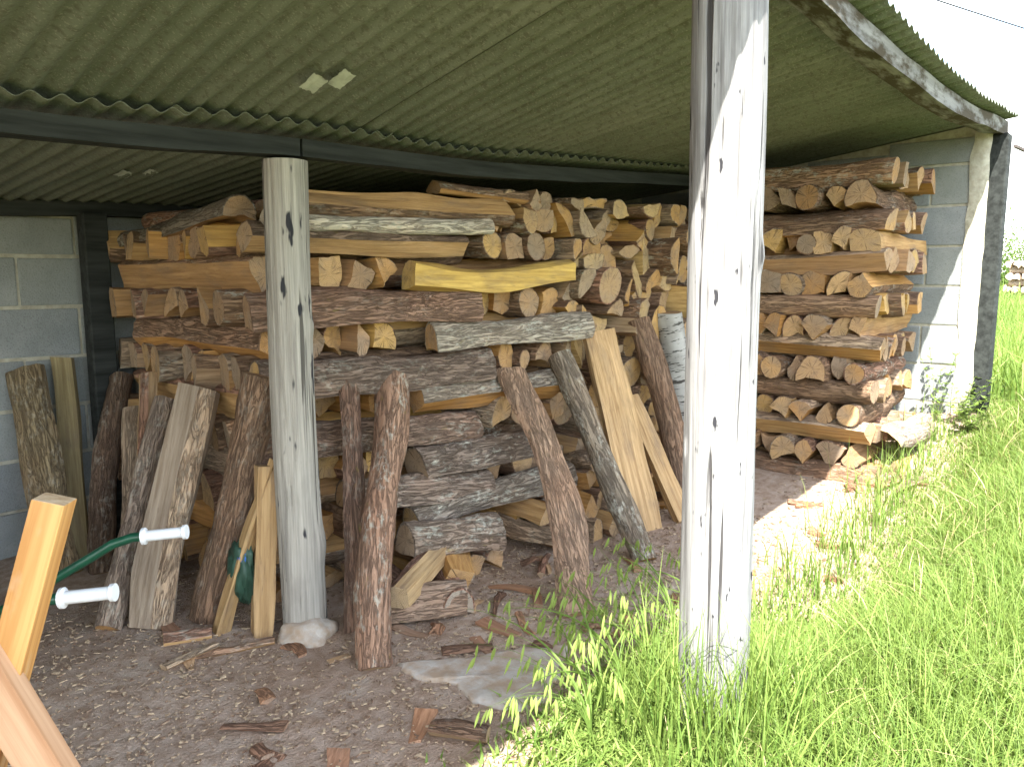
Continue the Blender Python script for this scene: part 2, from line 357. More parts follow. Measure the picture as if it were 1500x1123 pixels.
# smeared mortar on the end of the side wall
V = []; F = []
for i in range(25):
    z = .05 + (roof_z(5.25, .95) - .03 - .05) * i / 24
    e = .05 + .025 * noise.noise(Vector((z * 6, 2, 1)))
    V += [(5.243, 1.0 + e, z), (5.236, .995, z), (5.245, .955 + .012 * noise.noise(Vector((z * 8, 5, 1))), z), (5.45, .955, z)]
for i in range(24):
    for k in range(3): a = i * 4 + k; F.append((a, a + 1, a + 5, a + 4))
wl = link('wall_end_render', mesh_of('wall_end_render', V, F, [MMORTAR], sharp=0), shed)
# dark squared posts
def square_post(x, y, z0, z1, sx, sy, mat, label):
    o = link('post', box_mesh('post', sx, sy, z1 - z0, mat, .006, 1, .004, x), shed, label); o.location = (x, y, (z0 + z1) / 2); return o
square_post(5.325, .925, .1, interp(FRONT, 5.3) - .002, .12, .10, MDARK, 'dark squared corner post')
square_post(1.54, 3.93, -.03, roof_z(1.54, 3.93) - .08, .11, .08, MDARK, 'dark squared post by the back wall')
# hook bracket at the eave corner
link('gutter_bracket', tube_mesh('gutter_bracket', [(5.38, .86, 2.02), (5.46, .82, 2.0), (5.52, .80, 2.005), (5.53, .795, 2.05)], .012, MIRON, 6), shed)

# ------------------------------------------------------------------ logs
def poly_round(r_, n=16):
    ph = r_.uniform(0, 6); e = r_.uniform(.88, 1.05)
    return [(math.cos(t) * (1 + .05 * math.sin(2 * t + ph) + .03 * math.sin(3 * t + 2 * ph)), math.sin(t) * e * (1 + .04 * math.cos(3 * t + ph)), 1) for t in [2 * math.pi * k / n for k in range(n)]]
def poly_arc(r_, a0, a1, n, apex):
    pts = [(math.cos(a0 + (a1 - a0) * k / n) * r_.uniform(.97, 1.03), math.sin(a0 + (a1 - a0) * k / n) * r_.uniform(.97, 1.03), 1 if k < n else 0) for k in range(n + 1)]
    return pts + [(p[0], p[1], 0) for p in apex]
def section(kind, r_):
    if kind == 'round': return poly_round(r_)
    if kind == 'half': return poly_arc(r_, R(-4), R(184), 10, [(-.3, r_.uniform(-.06, .1)), (.3, r_.uniform(-.08, .08))])
    if kind == 'wedge':
        h = R(r_.uniform(32, 48)); return poly_arc(r_, R(90) - h, R(90) + h, 6, [(r_.uniform(-.10, .0), r_.uniform(-.05, .12)), (r_.uniform(0, .10), r_.uniform(-.05, .1))])
    if kind == 'quarter':
        h = R(r_.uniform(48, 60)); return poly_arc(r_, R(90) - h, R(90) + h, 8, [(r_.uniform(-.08, .08), r_.uniform(-.05, .05))])
    if kind == 'slab': return poly_arc(r_, R(40), R(140), 8, [(-.62, .38 + r_.uniform(-.05, .05)), (.62, .38 + r_.uniform(-.05, .05))])
    if kind == 'billet': return [(-1, -.8, 0), (.9, -.95, 0), (1.05, .3, 1), (.75, .75, 1), (.2, 1, 0), (-.9, .7, 0)]
    if kind == 'plank': return [(-1, -.28, 0), (1, -.30, 0), (1.0, .28, 0), (-.98, .30, 0)]
def fit(poly, w_, h_, rot=0.0):
    c, s = math.cos(rot), math.sin(rot); P = [(x * c - y * s, x * s + y * c, f) for x, y, f in poly]
    xs = [p[0] for p in P]; ys = [p[1] for p in P]
    kx = w_ / (max(xs) - min(xs)); ky = h_ / (max(ys) - min(ys)); mx_ = (max(xs) + min(xs)) / 2; my = (max(ys) + min(ys)) / 2
    return [((x - mx_) * kx, (y - my) * ky, f) for x, y, f in P]
def resample(P, step):
    out = []
    for i, (x, y, f) in enumerate(P):
        x2, y2, _ = P[(i + 1) % len(P)]; d = math.hypot(x2 - x, y2 - y); n = max(1, min(7, round(d / step)))
        for k in range(n): t = k / n; out.append((x + (x2 - x) * t, y + (y2 - y) * t, f))
    return out
def log_meshes(P, L, r_, M=12, bow=.012, tap=.06, bark_t=.005, rough=1.0, curve=None, step=.022, mats=None):
    """body (split faces + sawn ends) and a separate bark shell, axis along local X"""
    P = resample(P, step); n = len(P); sd_ = r_.uniform(0, 99)
    area = sum(P[i][0] * P[(i + 1) % n][1] - P[(i + 1) % n][0] * P[i][1] for i in range(n))
    if area < 0:
        P = P[::-1]; fl = [p[2] for p in P]; P = [(P[i][0], P[i][1], fl[(i + 1) % n]) for i in range(n)]
    nor = []
    for i in range(n):
        dx = P[(i + 1) % n][0] - P[i - 1][0]; dy = P[(i + 1) % n][1] - P[i - 1][1]; l = math.hypot(dx, dy) or 1; nor.append((dy / l, -dx / l))
    isb = [P[i][2] or P[i - 1][2] for i in range(n)]; full = [P[i][2] and P[i - 1][2] for i in range(n)]
    by, bz, bp = r_.uniform(-bow, bow), r_.uniform(-bow, bow), r_.uniform(.7, 1.5); tp = r_.uniform(-tap, tap); tw = r_.uniform(-.1, .1)
    k0 = (r_.uniform(-.16, .16), r_.uniform(-.16, .16)); k1 = (r_.uniform(-.16, .16), r_.uniform(-.16, .16))
    size_ = max(max(abs(p[0]), abs(p[1])) for p in P) * 2; lowf = .16 * rough
    V = []; O = []
    for j in range(M + 1):
        t = j / M; s_ = 1 + tp * (t - .5) * 2; oy = by * math.sin(math.pi * t * bp); oz = bz * math.sin(math.pi * t * bp)
        if curve: a, b = curve(t); oy += a; oz += b
        a = tw * (t - .5); ca, sa = math.cos(a), math.sin(a)
        for i in range(n):
            y, z, f = P[i]; x = (t - .5) * L
            if j == 0: x += k0[0] * y + k0[1] * z
            if j == M: x += k1[0] * y + k1[1] * z
            yy = (y * ca - z * sa) * s_; zz = (y * sa + z * ca) * s_
            if isb[i]: d = .004 * noise.noise(Vector((x * 6, yy * 14 + sd_, zz * 14))) * 1.3
            else: d = .0055 * noise.noise(Vector((x * 2.2, yy * 38 + sd_, zz * 38))) + .005 * noise.noise(Vector((x * 4, yy * 10, zz * 10 + sd_)))
            d = d * rough + size_ * lowf * noise.noise(Vector((x * 3.1 + sd_, yy * 7, zz * 7))); ny, nz_ = nor[i]
            V.append((x, yy + ny * d + oy, zz + nz_ * d + oz))
            bt = 0
            if full[i]: bt = bark_t * (1 + .9 * noise.noise(Vector((x * 15, yy * 34 + sd_, zz * 34))) + .6 * noise.noise(Vector((x * 34, yy * 60, zz * 60 + sd_))))
            e = max(bt, .0008); O.append((x * (1 - .002), yy + ny * (d + e) + oy, zz + nz_ * (d + e) + oz))
    F = []; mi = []
    for j in range(M):
        for i in range(n): F.append((j * n + i, j * n + (i + 1) % n, (j + 1) * n + (i + 1) % n, (j + 1) * n + i)[::-1]); mi.append(0)
    for j, rev in ((0, 0), (M, 1)):
        cy = sum(V[j * n + i][1] for i in range(n)) / n; cz = sum(V[j * n + i][2] for i in range(n)) / n; cx = sum(V[j * n + i][0] for i in range(n)) / n
        V.append((cx, cy, cz)); c = len(V) - 1
        for i in range(n):
            q = (c, j * n + i, j * n + (i + 1) % n); F.append(q if not rev else q[::-1]); mi.append(1)
    mb, me_, mk = mats or (MSPLIT, MEND, MBARK)
    body = mesh_of('log', V, [f[::-1] for f in F], [mb, me_], mi, sharp=38)
    bark = None
    if any(P[i][2] for i in range(n)):
        idx = {}; BV = []; BF = []
        def vid(j, i, outer):
            i %= n; k = (j, i, outer)
            if k not in idx: idx[k] = len(BV); BV.append(O[j * n + i] if outer else V[j * n + i])
            return idx[k]
        for i in range(n):
            if not P[i][2]: continue
            for j in range(M): BF.append((vid(j, i, 1), vid(j + 1, i, 1), vid(j + 1, i + 1, 1), vid(j, i + 1, 1))[::-1])
            BF.append((vid(0, i, 1), vid(0, i + 1, 1), vid(0, i + 1, 0), vid(0, i, 0))[::-1]); BF.append((vid(M, i, 0), vid(M, i + 1, 0), vid(M, i + 1, 1), vid(M, i, 1))[::-1])
        bark = mesh_of('bark', BV, BF, [mk], sharp=50)
        bark.flip_normals()
    return body, bark
WNAMES = ['orange', 'amber', 'tan', 'pale', 'brown', 'greyish', 'golden']
WOODS = [(.50, .285, .105), (.47, .25, .085), (.44, .27, .13), (.52, .33, .15), (.38, .235, .125), (.33, .23, .145), (.55, .34, .11)]
BARKS = [(.28, .20, .145), (.24, .17, .13), (.29, .24, .195), (.22, .16, .12), (.32, .26, .205), (.27, .175, .14)]
LOGS = []
def put_log(A, B, poly, r_, name, label, group, roll=0.0, wood=None, bark=None, lichen=None, up=(0, 0, 1), cat='log', parts=True, **kw):
    A = Vector(A); B = Vector(B); X = (B - A).normalized(); Y = Vector(up).cross(X).normalized(); Z = X.cross(Y)
    mt = Matrix((X, Y, Z)).transposed().to_4x4() @ Matrix.Rotation(roll, 4, 'X'); mt.translation = (A + B) / 2
    body, bk = log_meshes(poly, (B - A).length, r_, **kw)
    wc = wood or r_.choice(WOODS); k = r_.uniform(.78, 1.12); o = link(name, body, None, label, cat, group, color=(wc[0] * k, wc[1] * k, wc[2] * k, 1)); o.matrix_world = mt
    if bk:
        bc = bark or r_.choice(BARKS); k = r_.uniform(.8, 1.2); lv = lichen if lichen is not None else r_.choice([0, .1, .3, .6, .9])
        link('bark', bk, o, color=(bc[0] * k, bc[1] * k, bc[2] * k, lv))
    LOGS.append(o); return o
def rand_kind(r_): return r_.choices(['round', 'half', 'wedge', 'quarter', 'billet', 'slab'], [.15, .16, .29, .22, .12, .06])[0]
ORD = ['bottom', 'second', 'third', 'fourth', 'fifth', 'sixth', 'seventh', 'eighth', 'ninth', 'tenth', 'eleventh', 'twelfth', 'thirteenth', 'fourteenth', 'fifteenth', 'sixteenth']
KW = {'round': ('round_log', 'round barked log'), 'half': ('half_log', 'half-round split log'), 'wedge': ('split_log', 'wedge-shaped split log'), 'quarter': ('split_log', 'quartered split log'), 'billet': ('split_log', 'blocky split log'), 'slab': ('slab_log', 'flat bark-backed log')}
def rowfill(total, r_, lo, hi):
    ws = []
    while sum(ws) < total - lo * .6: ws.append(r_.uniform(lo, hi))
    k = total / sum(ws); return [x * k for x in ws]
def layer(o, a, b, W, Ln, z0, h, r_, where, group, start=0, lo=.08, hi=.15, jit=.03, zfun=None, skip_first=False):
    """one course of logs: axis along a, placed side by side along b"""
    o = Vector(o); a = Vector(a); b = Vector(b); s = 0
    for i, w_ in enumerate(rowfill(W, r_, lo, hi)):
        kind = rand_kind(r_); hh = h * r_.uniform(.98, 1.14); ww = w_ * r_.uniform(.97, 1.06)
        if kind == 'round': ww = hh = min(ww, hh) if abs(ww - hh) < .05 else hh * .95
        rot = {'round': r_.uniform(0, 6), 'half': r_.choice([0, math.pi, .25, -.25]), 'wedge': r_.choice([0, math.pi, math.pi * .9, .3, -.4]), 'quarter': r_.choice([0, math.pi, .78, -.78]), 'billet': r_.choice([0, 1.57, 3.14]), 'slab': r_.choice([0, math.pi])}[kind]
        P = fit(section(kind, r_), ww, hh, rot)
        c = s + w_ / 2; s += w_
        if skip_first and i == 0: continue
        j0 = r_.uniform(-jit, jit); ll = Ln * r_.uniform(.95, 1.05); yw = r_.uniform(-.022, .022)
        A = o + a * (start + j0) + b * (c - yw * .5) + Vector((0, 0, z0 + hh / 2 + r_.uniform(-.004, .006))); B = A + a * ll + b * yw + Vector((0, 0, r_.uniform(-.014, .014)))
        nm, lb = KW[kind]; wi = r_.randrange(len(WOODS))
        put_log(A, B, P, r_, nm, f'{WNAMES[wi]} {lb} {where}', group, bow=.018, wood=WOODS[wi])

U = Vector((math.cos(R(11.4)), -math.sin(R(11.4)), 0)); VD = Vector((0, 1, 0)); C0 = Vector((1.62, 2.66, 0))
def fpt(s, z, off=0): return C0 + U * s + VD * off + Vector((0, 0, z))
r_ = random.Random(21)
GM = 'logs of the long stack behind the inner post'
# long stack, left end: crisscrossed courses
def big(s0, z0, s1, z1, kind, w_, h_, label, rot=0, off=0, name='split_log', **kw):
    put_log(fpt(s0, z0, off), fpt(s1, z1, off), fit(section(kind, r_), w_, h_, rot), r_, name, label, GM, M=20, **kw)
GREYB = (.27, .26, .245)
big(.10, 1.575, 1.17, 1.575, 'quarter', .15, .115, 'long tan split log on top of the long stack', rot=math.pi, off=.0, wood=(.42, .26, .12))
big(.82, 1.665, 1.38, 1.635, 'slab', .16, .055, 'curved tan slab lying highest on the long stack', off=.06, name='slab_log', wood=(.46, .26, .11))
big(.00, 1.497, 1.03, 1.510, 'round', .062, .062, 'thin pale-barked round log with white sawn end near the top of the long stack', off=-.05, name='round_log', bark=(.42, .42, .40), lichen=.9, wood=(.62, .56, .46), bark_t=.003)
big(-.05, 1.435, .93, 1.425, 'quarter', .14, .10, 'brown-backed split log under the thin pale round log', off=-.0, wood=(.5, .33, .17), bark=(.22, .17, .14), lichen=.1)
big(.61, 1.30, 1.50, 1.275, 'billet', .12, .11, 'bright yellow split log sticking out of the long stack', off=-.05, wood=(.58, .40, .12), bark=(.22, .2, .12), curve=lambda t: (0, -.034 * math.sin(math.pi * t * 1.25) + .012 * t))
big(-.05, 1.15, .97, 1.165, 'half', .15, .135, 'thick brown-barked log running along the long stack face', off=.0, name='half_log', bark=(.20, .14, .115), lichen=.15, bark_t=.009)
big(.72, 1.015, 1.62, 1.045, 'half', .13, .11, 'grey lichen-covered split log in the long stack face', off=-.04, name='half_log', bark=(.30, .29, .27), lichen=1.0, bark_t=.008)
big(-.03, .895, 1.06, .885, 'half', .15, .125, 'long rough-barked log below the grey lichen-covered log', off=.0, name='half_log', bark=(.20, .165, .15), lichen=.4, bark_t=.009)
big(.64, .755, 1.42, .765, 'quarter', .14, .12, 'grey-barked log behind the tops of the leaning slabs', off=-.03, bark=(.24, .22, .2), lichen=.8, bark_t=.007)
big(-.04, .65, .98, .625, 'half', .14, .12, 'brown-barked log midway up the long stack', off=.0, name='half_log', bark=(.20, .155, .135), lichen=.5, bark_t=.008)
big(.62, .50, 1.25, .505, 'half', .14, .12, 'short lichen-flecked log low in the long stack', off=-.06, name='half_log', bark=(.23, .2, .185), lichen=1.0, bark_t=.009)
big(.26, .425, .98, .355, 'half', .14, .11, 'rough-barked log sloping down to the right low in the long stack', off=-.09, name='half_log', bark=(.2, .17, .155), lichen=.6, bark_t=.009)
big(.56, .265, 1.45, .335, 'half', .13, .10, 'grey lichened log sloping up behind the curved leaning slab', off=-.10, name='half_log', bark=(.25, .235, .22), lichen=1.0, bark_t=.008)
big(.42, .235, .87, .175, 'half', .16, .14, 'short thick rough-barked chunk low in the long stack', off=-.25, name='half_log', bark=(.21, .18, .16), lichen=.9, bark_t=.010)
put_log((1.80, 2.12, .125), (2.46, 2.40, .205), fit(section('billet', r_), .09, .085), r_, 'split_log', 'pale split log jutting diagonally from the foot of the long stack', GM, wood=(.52, .37, .20), M=16)
put_log((1.80, 2.24, .062), (2.08, 2.04, .064), fit(section('half', r_), .14, .115), r_, 'half_log', 'short barked half log lying on the ground before the long stack', GM, bark=(.24, .19, .16), lichen=.2, M=14, bark_t=.008)
put_log((2.13, 2.12, .075), (2.40, 2.48, .08), fit(section('quarter', r_), .15, .14, 2.6), r_, 'split_log', 'orange split chunk with grey sawn end at the foot of the long stack', GM, wood=(.55, .32, .12), M=14)
put_log((2.02, 2.02, .05), (2.20, 2.30, .05), fit(section('half', r_), .13, .095, 0), r_, 'half_log', 'grey-ended half log on the ground beside the orange chunk', GM, wood=(.42, .36, .29), M=14)
# courses running lengthwise (ends show on the left flank) and depthwise (ends show on the front)
zc = [(.06, .13, 'L'), (.19, .13, 'D'), (.32, .13, 'L'), (.45, .13, 'D'), (.58, .13, 'L'), (.71, .13, 'D'), (.84, .13, 'L'), (.97, .13, 'D'), (1.10, .13, 'L'), (1.23, .13, 'D'), (1.36, .12, 'L')]
layer(C0, VD, U, 1.55, 1.2, .0, .065, r_, 'in the bottom course at the left end of the long stack', GM, lo=.09, hi=.14, start=.02)
for k, (z0, h, d) in enumerate(zc):
    wh = f'in the long stack\'s {ORD[k + 1]} course'
    if d == 'L':
        layer(C0 + VD * .0, U, VD, 1.30, 1.0, z0, h, r_, wh + ', end on its flank', GM, start=-.02, jit=.05, skip_first=True)
        layer(C0 + U * (1.02), VD, U, .50, 1.0, z0, h, r_, wh + ', end facing front', GM, start=.02 - .14 * max(0, .8 - z0), jit=.05)
    else:
        layer(C0, VD, U, .60, 1.12, z0, h, r_, wh + ' crisscross, front to back', GM, start=.06, jit=.06)
        layer(C0 + U * .62, U, VD, .36, .9, z0, h, r_, wh + ', behind the front log', GM, start=.0, skip_first=True, lo=.11)
# top of the left flank
put_log((1.70, 4.0, 1.46), (1.64, 2.80, 1.545), fit(section('half', r_), .13, .075), r_, 'half_log', 'grey-barked log on top of the left flank of the long stack', GM, bark=(.21, .2, .18), lichen=.7, M=18)
put_log((1.66, 3.10, 1.475), (2.05, 2.50 + .3, 1.48), fit(section('billet', r_), .12, .10), r_, 'split_log', 'orange squared split log atop the left corner of the long stack', GM, wood=(.56, .31, .09), M=14)
put_log((1.80, 3.9, 1.55), (1.80, 2.90, 1.55), fit(section('round', r_), .08, .08), r_, 'round_log', 'small round log on top of the long stack beside the inner post', GM, M=14)
layer(C0 + U * .15 + VD * .12, U, VD, .9, 1.0, 1.485, .10, r_, 'in the top course at the left end of the long stack', GM, start=.05)
layer(C0 + U * 1.05, VD, U, .50, 1.0, 1.485, .11, r_, 'in the top course beside the crisscrossed end, facing front', GM, start=.0, jit=.06)
layer(C0 + U * 1.15, VD, U, .36, .9, 1.60, .085, r_, 'lying loose on the top course of the long stack', GM, start=.0, jit=.08)

# long stack, body: all logs run front to back, packed like split rounds
def clip(poly, nx_, ny_, d):
    out = []
    for i in range(len(poly)):
        p, q = poly[i], poly[(i + 1) % len(poly)]; a = p[0] * nx_ + p[1] * ny_ - d; b = q[0] * nx_ + q[1] * ny_ - d
        if a <= 0: out.append(p)
        if (a < 0) != (b < 0) and a != b:
            t = a / (a - b); out.append((p[0] + (q[0] - p[0]) * t, p[1] + (q[1] - p[1]) * t, p[2] if a <= 0 else None))
    return out
def cut_cell(poly, nx_, ny_, d, flag):
    """keep the half-plane n.p<=d; the new edge gets `flag` (1 bark, 0 split)"""
    out = []; m_ = len(poly)
    for i in range(m_):
        p, q = poly[i], poly[(i + 1) % m_]; a = p[0] * nx_ + p[1] * ny_ - d; b = q[0] * nx_ + q[1] * ny_ - d
        if a <= 0:
            out.append(p)
            if b > 0: t = a / (a - b); out.append((p[0] + (q[0] - p[0]) * t, p[1] + (q[1] - p[1]) * t, flag))
        elif b <= 0:
            t = a / (a - b); out.append((p[0] + (q[0] - p[0]) * t, p[1] + (q[1] - p[1]) * t, p[2]))
    return out
S0, S1 = 1.54, 2.66
pts = []; tries = 0
while tries < 6000:
    tries += 1; p = (r_.uniform(S0, S1), r_.uniform(.02, 1.70)); dmin = r_.uniform(.115, .165)
    if all((p[0] - q[0]) ** 2 + (p[1] - q[1]) ** 2 > dmin * dmin for q in pts): pts.append(p)
def stack_floor(s): return ground_z(1.62 + .98 * s, 2.3) - .01
def stack_top(s): return 1.70 + .03 * math.sin(s * 7) - .02 * (s - S0)
for i, p in enumerate(pts):
    cell = [(S0, stack_floor(S0), 1), (S1, stack_floor(S1), 1), (S1, stack_top(S1), 1), (S0, stack_top(S0), 1)]
    for j, q in enumerate(pts):
        if j == i: continue
        dx, dy = q[0] - p[0], q[1] - p[1]; l = math.hypot(dx, dy)
        if l > .5: continue
        dx /= l; dy /= l; cell = cut_cell(cell, dx, dy, dx * p[0] + dy * p[1] + l / 2 - .003, 1)
    if len(cell) < 3: continue
    pieces = [cell]; u_ = r_.random()
    if u_ > .2:
        a = r_.uniform(0, math.pi); nx_, ny_ = math.cos(a), math.sin(a); d = p[0] * nx_ + p[1] * ny_ + r_.uniform(-.015, .015)
        pieces = [cut_cell(cell, nx_, ny_, d - .0025, 0), cut_cell(cell, -nx_, -ny_, -d - .0025, 0)]
        xs = [c[0] for c in cell]; ys = [c[1] for c in cell]
        if max(max(xs) - min(xs), max(ys) - min(ys)) < .13: pieces = [cell]
    for pc in pieces:
        if len(pc) < 3: continue
        A_ = abs(sum(pc[k][0] * pc[(k + 1) % len(pc)][1] - pc[(k + 1) % len(pc)][0] * pc[k][1] for k in range(len(pc)))) / 2
        if A_ < .0022: continue
        cx = sum(q[0] for q in pc) / len(pc); cy = sum(q[1] for q in pc) / len(pc)
        kind = 'split' if len(pieces) > 1 else r_.choice(['round', 'cell', 'cell'])
        if kind == 'round':
            rad = math.sqrt(A_ / math.pi) * .97; poly = [(a_ * rad, b_ * rad, f) for a_, b_, f in poly_round(r_)]
        else:   # round the barked corners
            poly = []; mm_ = len(pc)
            for k in range(mm_):
                P0, P1, P2 = pc[k - 1], pc[k], pc[(k + 1) % mm_]
                if P0[2] and P1[2]:
                    poly.append((P1[0] * .72 + P0[0] * .28, P1[1] * .72 + P0[1] * .28, 1)); poly.append((P1[0] * .72 + P2[0] * .28, P1[1] * .72 + P2[1] * .28, 1))
                else: poly.append(P1)
            poly = [((q[0] - cx) * .97, (q[1] - cy) * .97, q[2]) for q in poly]
        poly = [(-a_, b_, f) for a_, b_, f in poly][::-1]
        poly = [(poly[k][0], poly[k][1], poly[(k + 1) % len(poly)][2]) for k in range(len(poly))]
        # vertices reversed: edge flags shift by one
        off = r_.gauss(0, .05) - .10 * max(0, .8 - cy)
        A = fpt(cx, cy, off); B = A + VD * r_.uniform(.92, 1.05) + Vector((r_.uniform(-.02, .02), 0, r_.uniform(-.012, .012)))
        lvl = 'upper' if cy > 1.15 else 'middle' if cy > .6 else 'lower'; sz = 'thin' if A_ < .006 else 'small' if A_ < .010 else 'medium' if A_ < .016 else 'thick'
        wn, wcol = r_.choice([('orange', (.54, .32, .10)), ('amber', (.50, .28, .09)), ('tan', (.46, .30, .15)), ('pale', (.55, .38, .17)), ('greyish', (.40, .29, .18))])
        if kind == 'split': nm, lb = 'split_log', {3: 'triangular', 4: 'four-sided', 5: 'five-sided'}.get(len(pc), 'many-sided') + ' split'
        elif kind == 'round': nm, lb = 'round_log', 'round'
        else: nm, lb = 'round_log', 'lumpy unsplit'
        put_log(B, A, poly, r_, nm, f'{sz} {wn} {lb} log end facing front, {lvl} long stack body', GM, wood=wcol, M=8, step=.025)

# tumbled offcuts spilling from the foot of the long stack body
for z0, st_, ln_, sa, wd_ in ((.03, -.36, .36, 1.10, .95), (.13, -.27, .30, 1.15, .95), (.23, -.20, .24, 1.47, .75), (.33, -.16, .20, 1.50, .75)):
    zz0 = z0 + .03 * (sa - 1)
    layer(C0 + U * sa, VD, U, wd_, ln_, zz0, .105, r_, 'offcut spilled at the foot of the long stack body', GM, start=st_, jit=.05, lo=.07, hi=.14)

layer(C0 + U * .30, VD, U, .62, .28, .0, .105, r_, 'offcut tucked under the low barked chunk of the long stack', GM, start=-.26, jit=.02, lo=.08, hi=.13)

# stack by the side wall: crisscrossed tower
r_ = random.Random(8); GR = 'logs of the crisscrossed tower by the side wall'
zb = .155
for k in range(15):
    h = .1145; z0 = zb + k * h; ox = 4.26 + .006 * k; wh = f'in the side wall tower\'s {ORD[k]} course'
    if k % 2 == 0: layer((ox, 1.22 + r_.uniform(-.02, .03), 0), VD, (1, 0, 0), .80, 1.06, z0, h, r_, wh + ', lying front to back', GR, jit=.045, lo=.10, hi=.17)
    else: layer((ox, 1.27 + r_.uniform(-.02, .02), 0), (1, 0, 0), VD, 1.0, .84, z0, h, r_, wh + ', lying crosswise', GR, jit=.05, lo=.085, hi=.15)
put_log((4.46, 1.17, .45), (4.95, 1.14, .42), fit(section('half', r_), .14, .12, .4), r_, 'half_log', 'pale-barked half log bulging from the sunlit foot of the tower', GR, bark=(.34, .3, .28), lichen=1.0, M=16, wood=(.55, .38, .2))
put_log((4.44, 1.14, .24), (4.98, 1.06, .27), fit(section('wedge', r_), .16, .13, math.pi), r_, 'split_log', 'sunlit wedge log at the foot of the tower by the side wall', GR, wood=(.55, .36, .17), M=14)
put_log((4.38, 1.12, .215), (4.22, 1.16, .21), fit(section('wedge', r_), .1, .07), r_, 'split_log', 'short offcut on the dirt at the foot of the tower', GR, wood=(.55, .36, .17), M=8)

# ------------------------------------------------------------------ slabs and logs leaning on the stacks
r_ = random.Random(77); GL = 'slabs and logs leaning on the long stack'
def lean(base, top, kind, w_, t_, label, up, name='leaning_slab', rot=0, ext=.03, **kw):
    b = Vector(base); t = Vector(top); d = (t - b).normalized()
    b.z = ground_z(b.x, b.y) - .005 + abs(d.x * 0) ; put_log(b, t + d * ext, fit(section(kind, r_), w_, t_, rot), r_, name, label, GL, up=up, M=26, step=.016, **kw)
CAMW = (-.6, -.75, .2)
lean((1.18, 3.60, 0), (1.22, 3.99, .84), 'slab', .165, .05, 'wide bark slab leaning on the back wall', CAMW, bark=(.17, .145, .10), lichen=.3, bark_t=.01)
lean((1.33, 3.80, 0), (1.385, 4.0, .88), 'plank', .085, .03, 'narrow greenish board leaning on the back wall beside a bark slab', CAMW, name='leaning_board', wood=(.27, .22, .12))
lean((1.31, 3.51, 0), (1.56, 3.80, .80), 'half', .10, .07, 'dark rough-barked leaning log next to the greenish board', CAMW, name='leaning_log', bark=(.14, .105, .085), lichen=.3, bark_t=.009, curve=lambda t: (.03 * math.sin(math.pi * t), 0))
lean((1.38, 3.40, 0), (1.55, 3.66, .66), 'wedge', .075, .05, 'thin split stick with a rounded top among the leaning logs', CAMW, name='leaning_log', wood=(.36, .25, .15))
lean((1.36, 3.22, 0), (1.55, 3.47, .83), 'billet', .085, .06, 'pale and reddish split slab leaning against the left flank', CAMW, wood=(.42, .29, .17), bark=(.22, .14, .11), rot=.4)
lean((1.09, 2.90, 0), (1.53, 3.30, .73), 'round', .088, .086, 'straight grey round log leaning against the left flank', CAMW, name='leaning_log', bark=(.22, .185, .165), lichen=.5)
lean((1.20, 2.80, 0), (1.52, 3.00, .82), 'billet', -.155, .07, 'broad grey split slab with a pale side leaning against the left flank', CAMW, wood=(.29, .235, .18), rot=.12)
lean((1.36, 2.69, 0), (1.55, 2.56, .90), 'half', .125, .075, 'purple-brown barked log with yellow moss leaning beside the inner post', CAMW, name='leaning_log', bark=(.23, .165, .125), lichen=.25, bark_t=.008)
lean((1.34, 2.56, 0), (1.53, 2.47, .60), 'wedge', .06, .045, 'thin pale splinter slab leaning under the mossy log', CAMW, rot=math.pi, wood=(.52, .35, .17))
lean((1.44, 2.45, 0), (1.51, 2.49, .58), 'wedge', .085, .06, 'pale ragged split slab leaning left of the inner post', CAMW, wood=(.46, .31, .16), rot=2.7)
CF = (-.55, -.83, .2)
lean((1.70, 2.25, 0), (1.92, 2.53, .86), 'wedge', .082, .07, 'narrow dark split slab leaning right of the inner post', CF, wood=(.27, .18, .12), bark=(.13, .09, .075), lichen=.2, rot=.5)
lean((1.57, 1.96, 0), (2.10, 2.49, .86), 'half', .125, .075, 'knotty peeled slab with pale streaks leaning beside the inner post', CF, bark=(.24, .165, .13), wood=(.50, .33, .17), lichen=.75, bark_t=.006, curve=lambda t: (.018 * math.sin(5.5 * t), 0))
lean((2.33, 1.69, 0), (2.71, 2.36, .83), 'slab', .145, .055, 'purple-brown slab curving outward at its foot', CF, bark=(.25, .185, .145), wood=(.50, .33, .18), lichen=.05, bark_t=.005, curve=lambda t: (-.085 * math.sin(math.pi * t) ** 1.2, -.03 * math.sin(math.pi * t)))
lean((2.93, 1.75, 0), (3.02, 2.30, .88), 'round', .105, .10, 'straight lichen-grey round log leaning left of the fresh plank', CF, name='leaning_log', bark=(.21, .19, .165), lichen=.9)
lean((3.20, 1.92, 0), (3.26, 2.25, .985), 'plank', .18, .05, 'wide fresh-cut pale plank leaning on the long stack', CF, name='leaning_board', wood=(.60, .41, .22))
lean((3.37, 1.80, 0), (3.50, 2.20, .62), 'wedge', .09, .06, 'torn split slab with dark bark leaning right of the fresh plank', CF, wood=(.50, .34, .18), bark=(.15, .115, .09), rot=2.4)
lean((3.60, 1.93, 0), (3.58, 2.18, 1.04), 'half', .13, .08, 'brown twisted slab leaning beside the speckled pale log', CF, bark=(.26, .185, .145), lichen=.05, bark_t=.004, curve=lambda t: (-.03 * math.sin(4 * t), 0))
lean((3.93, 2.02, 0), (3.80, 2.16, 1.06), 'round', .14, .13, 'white-barked log with dark specks leaning near the front post', CF, name='leaning_log', mats=(MSPLIT, MEND, MBIRCH), bark_t=.003)

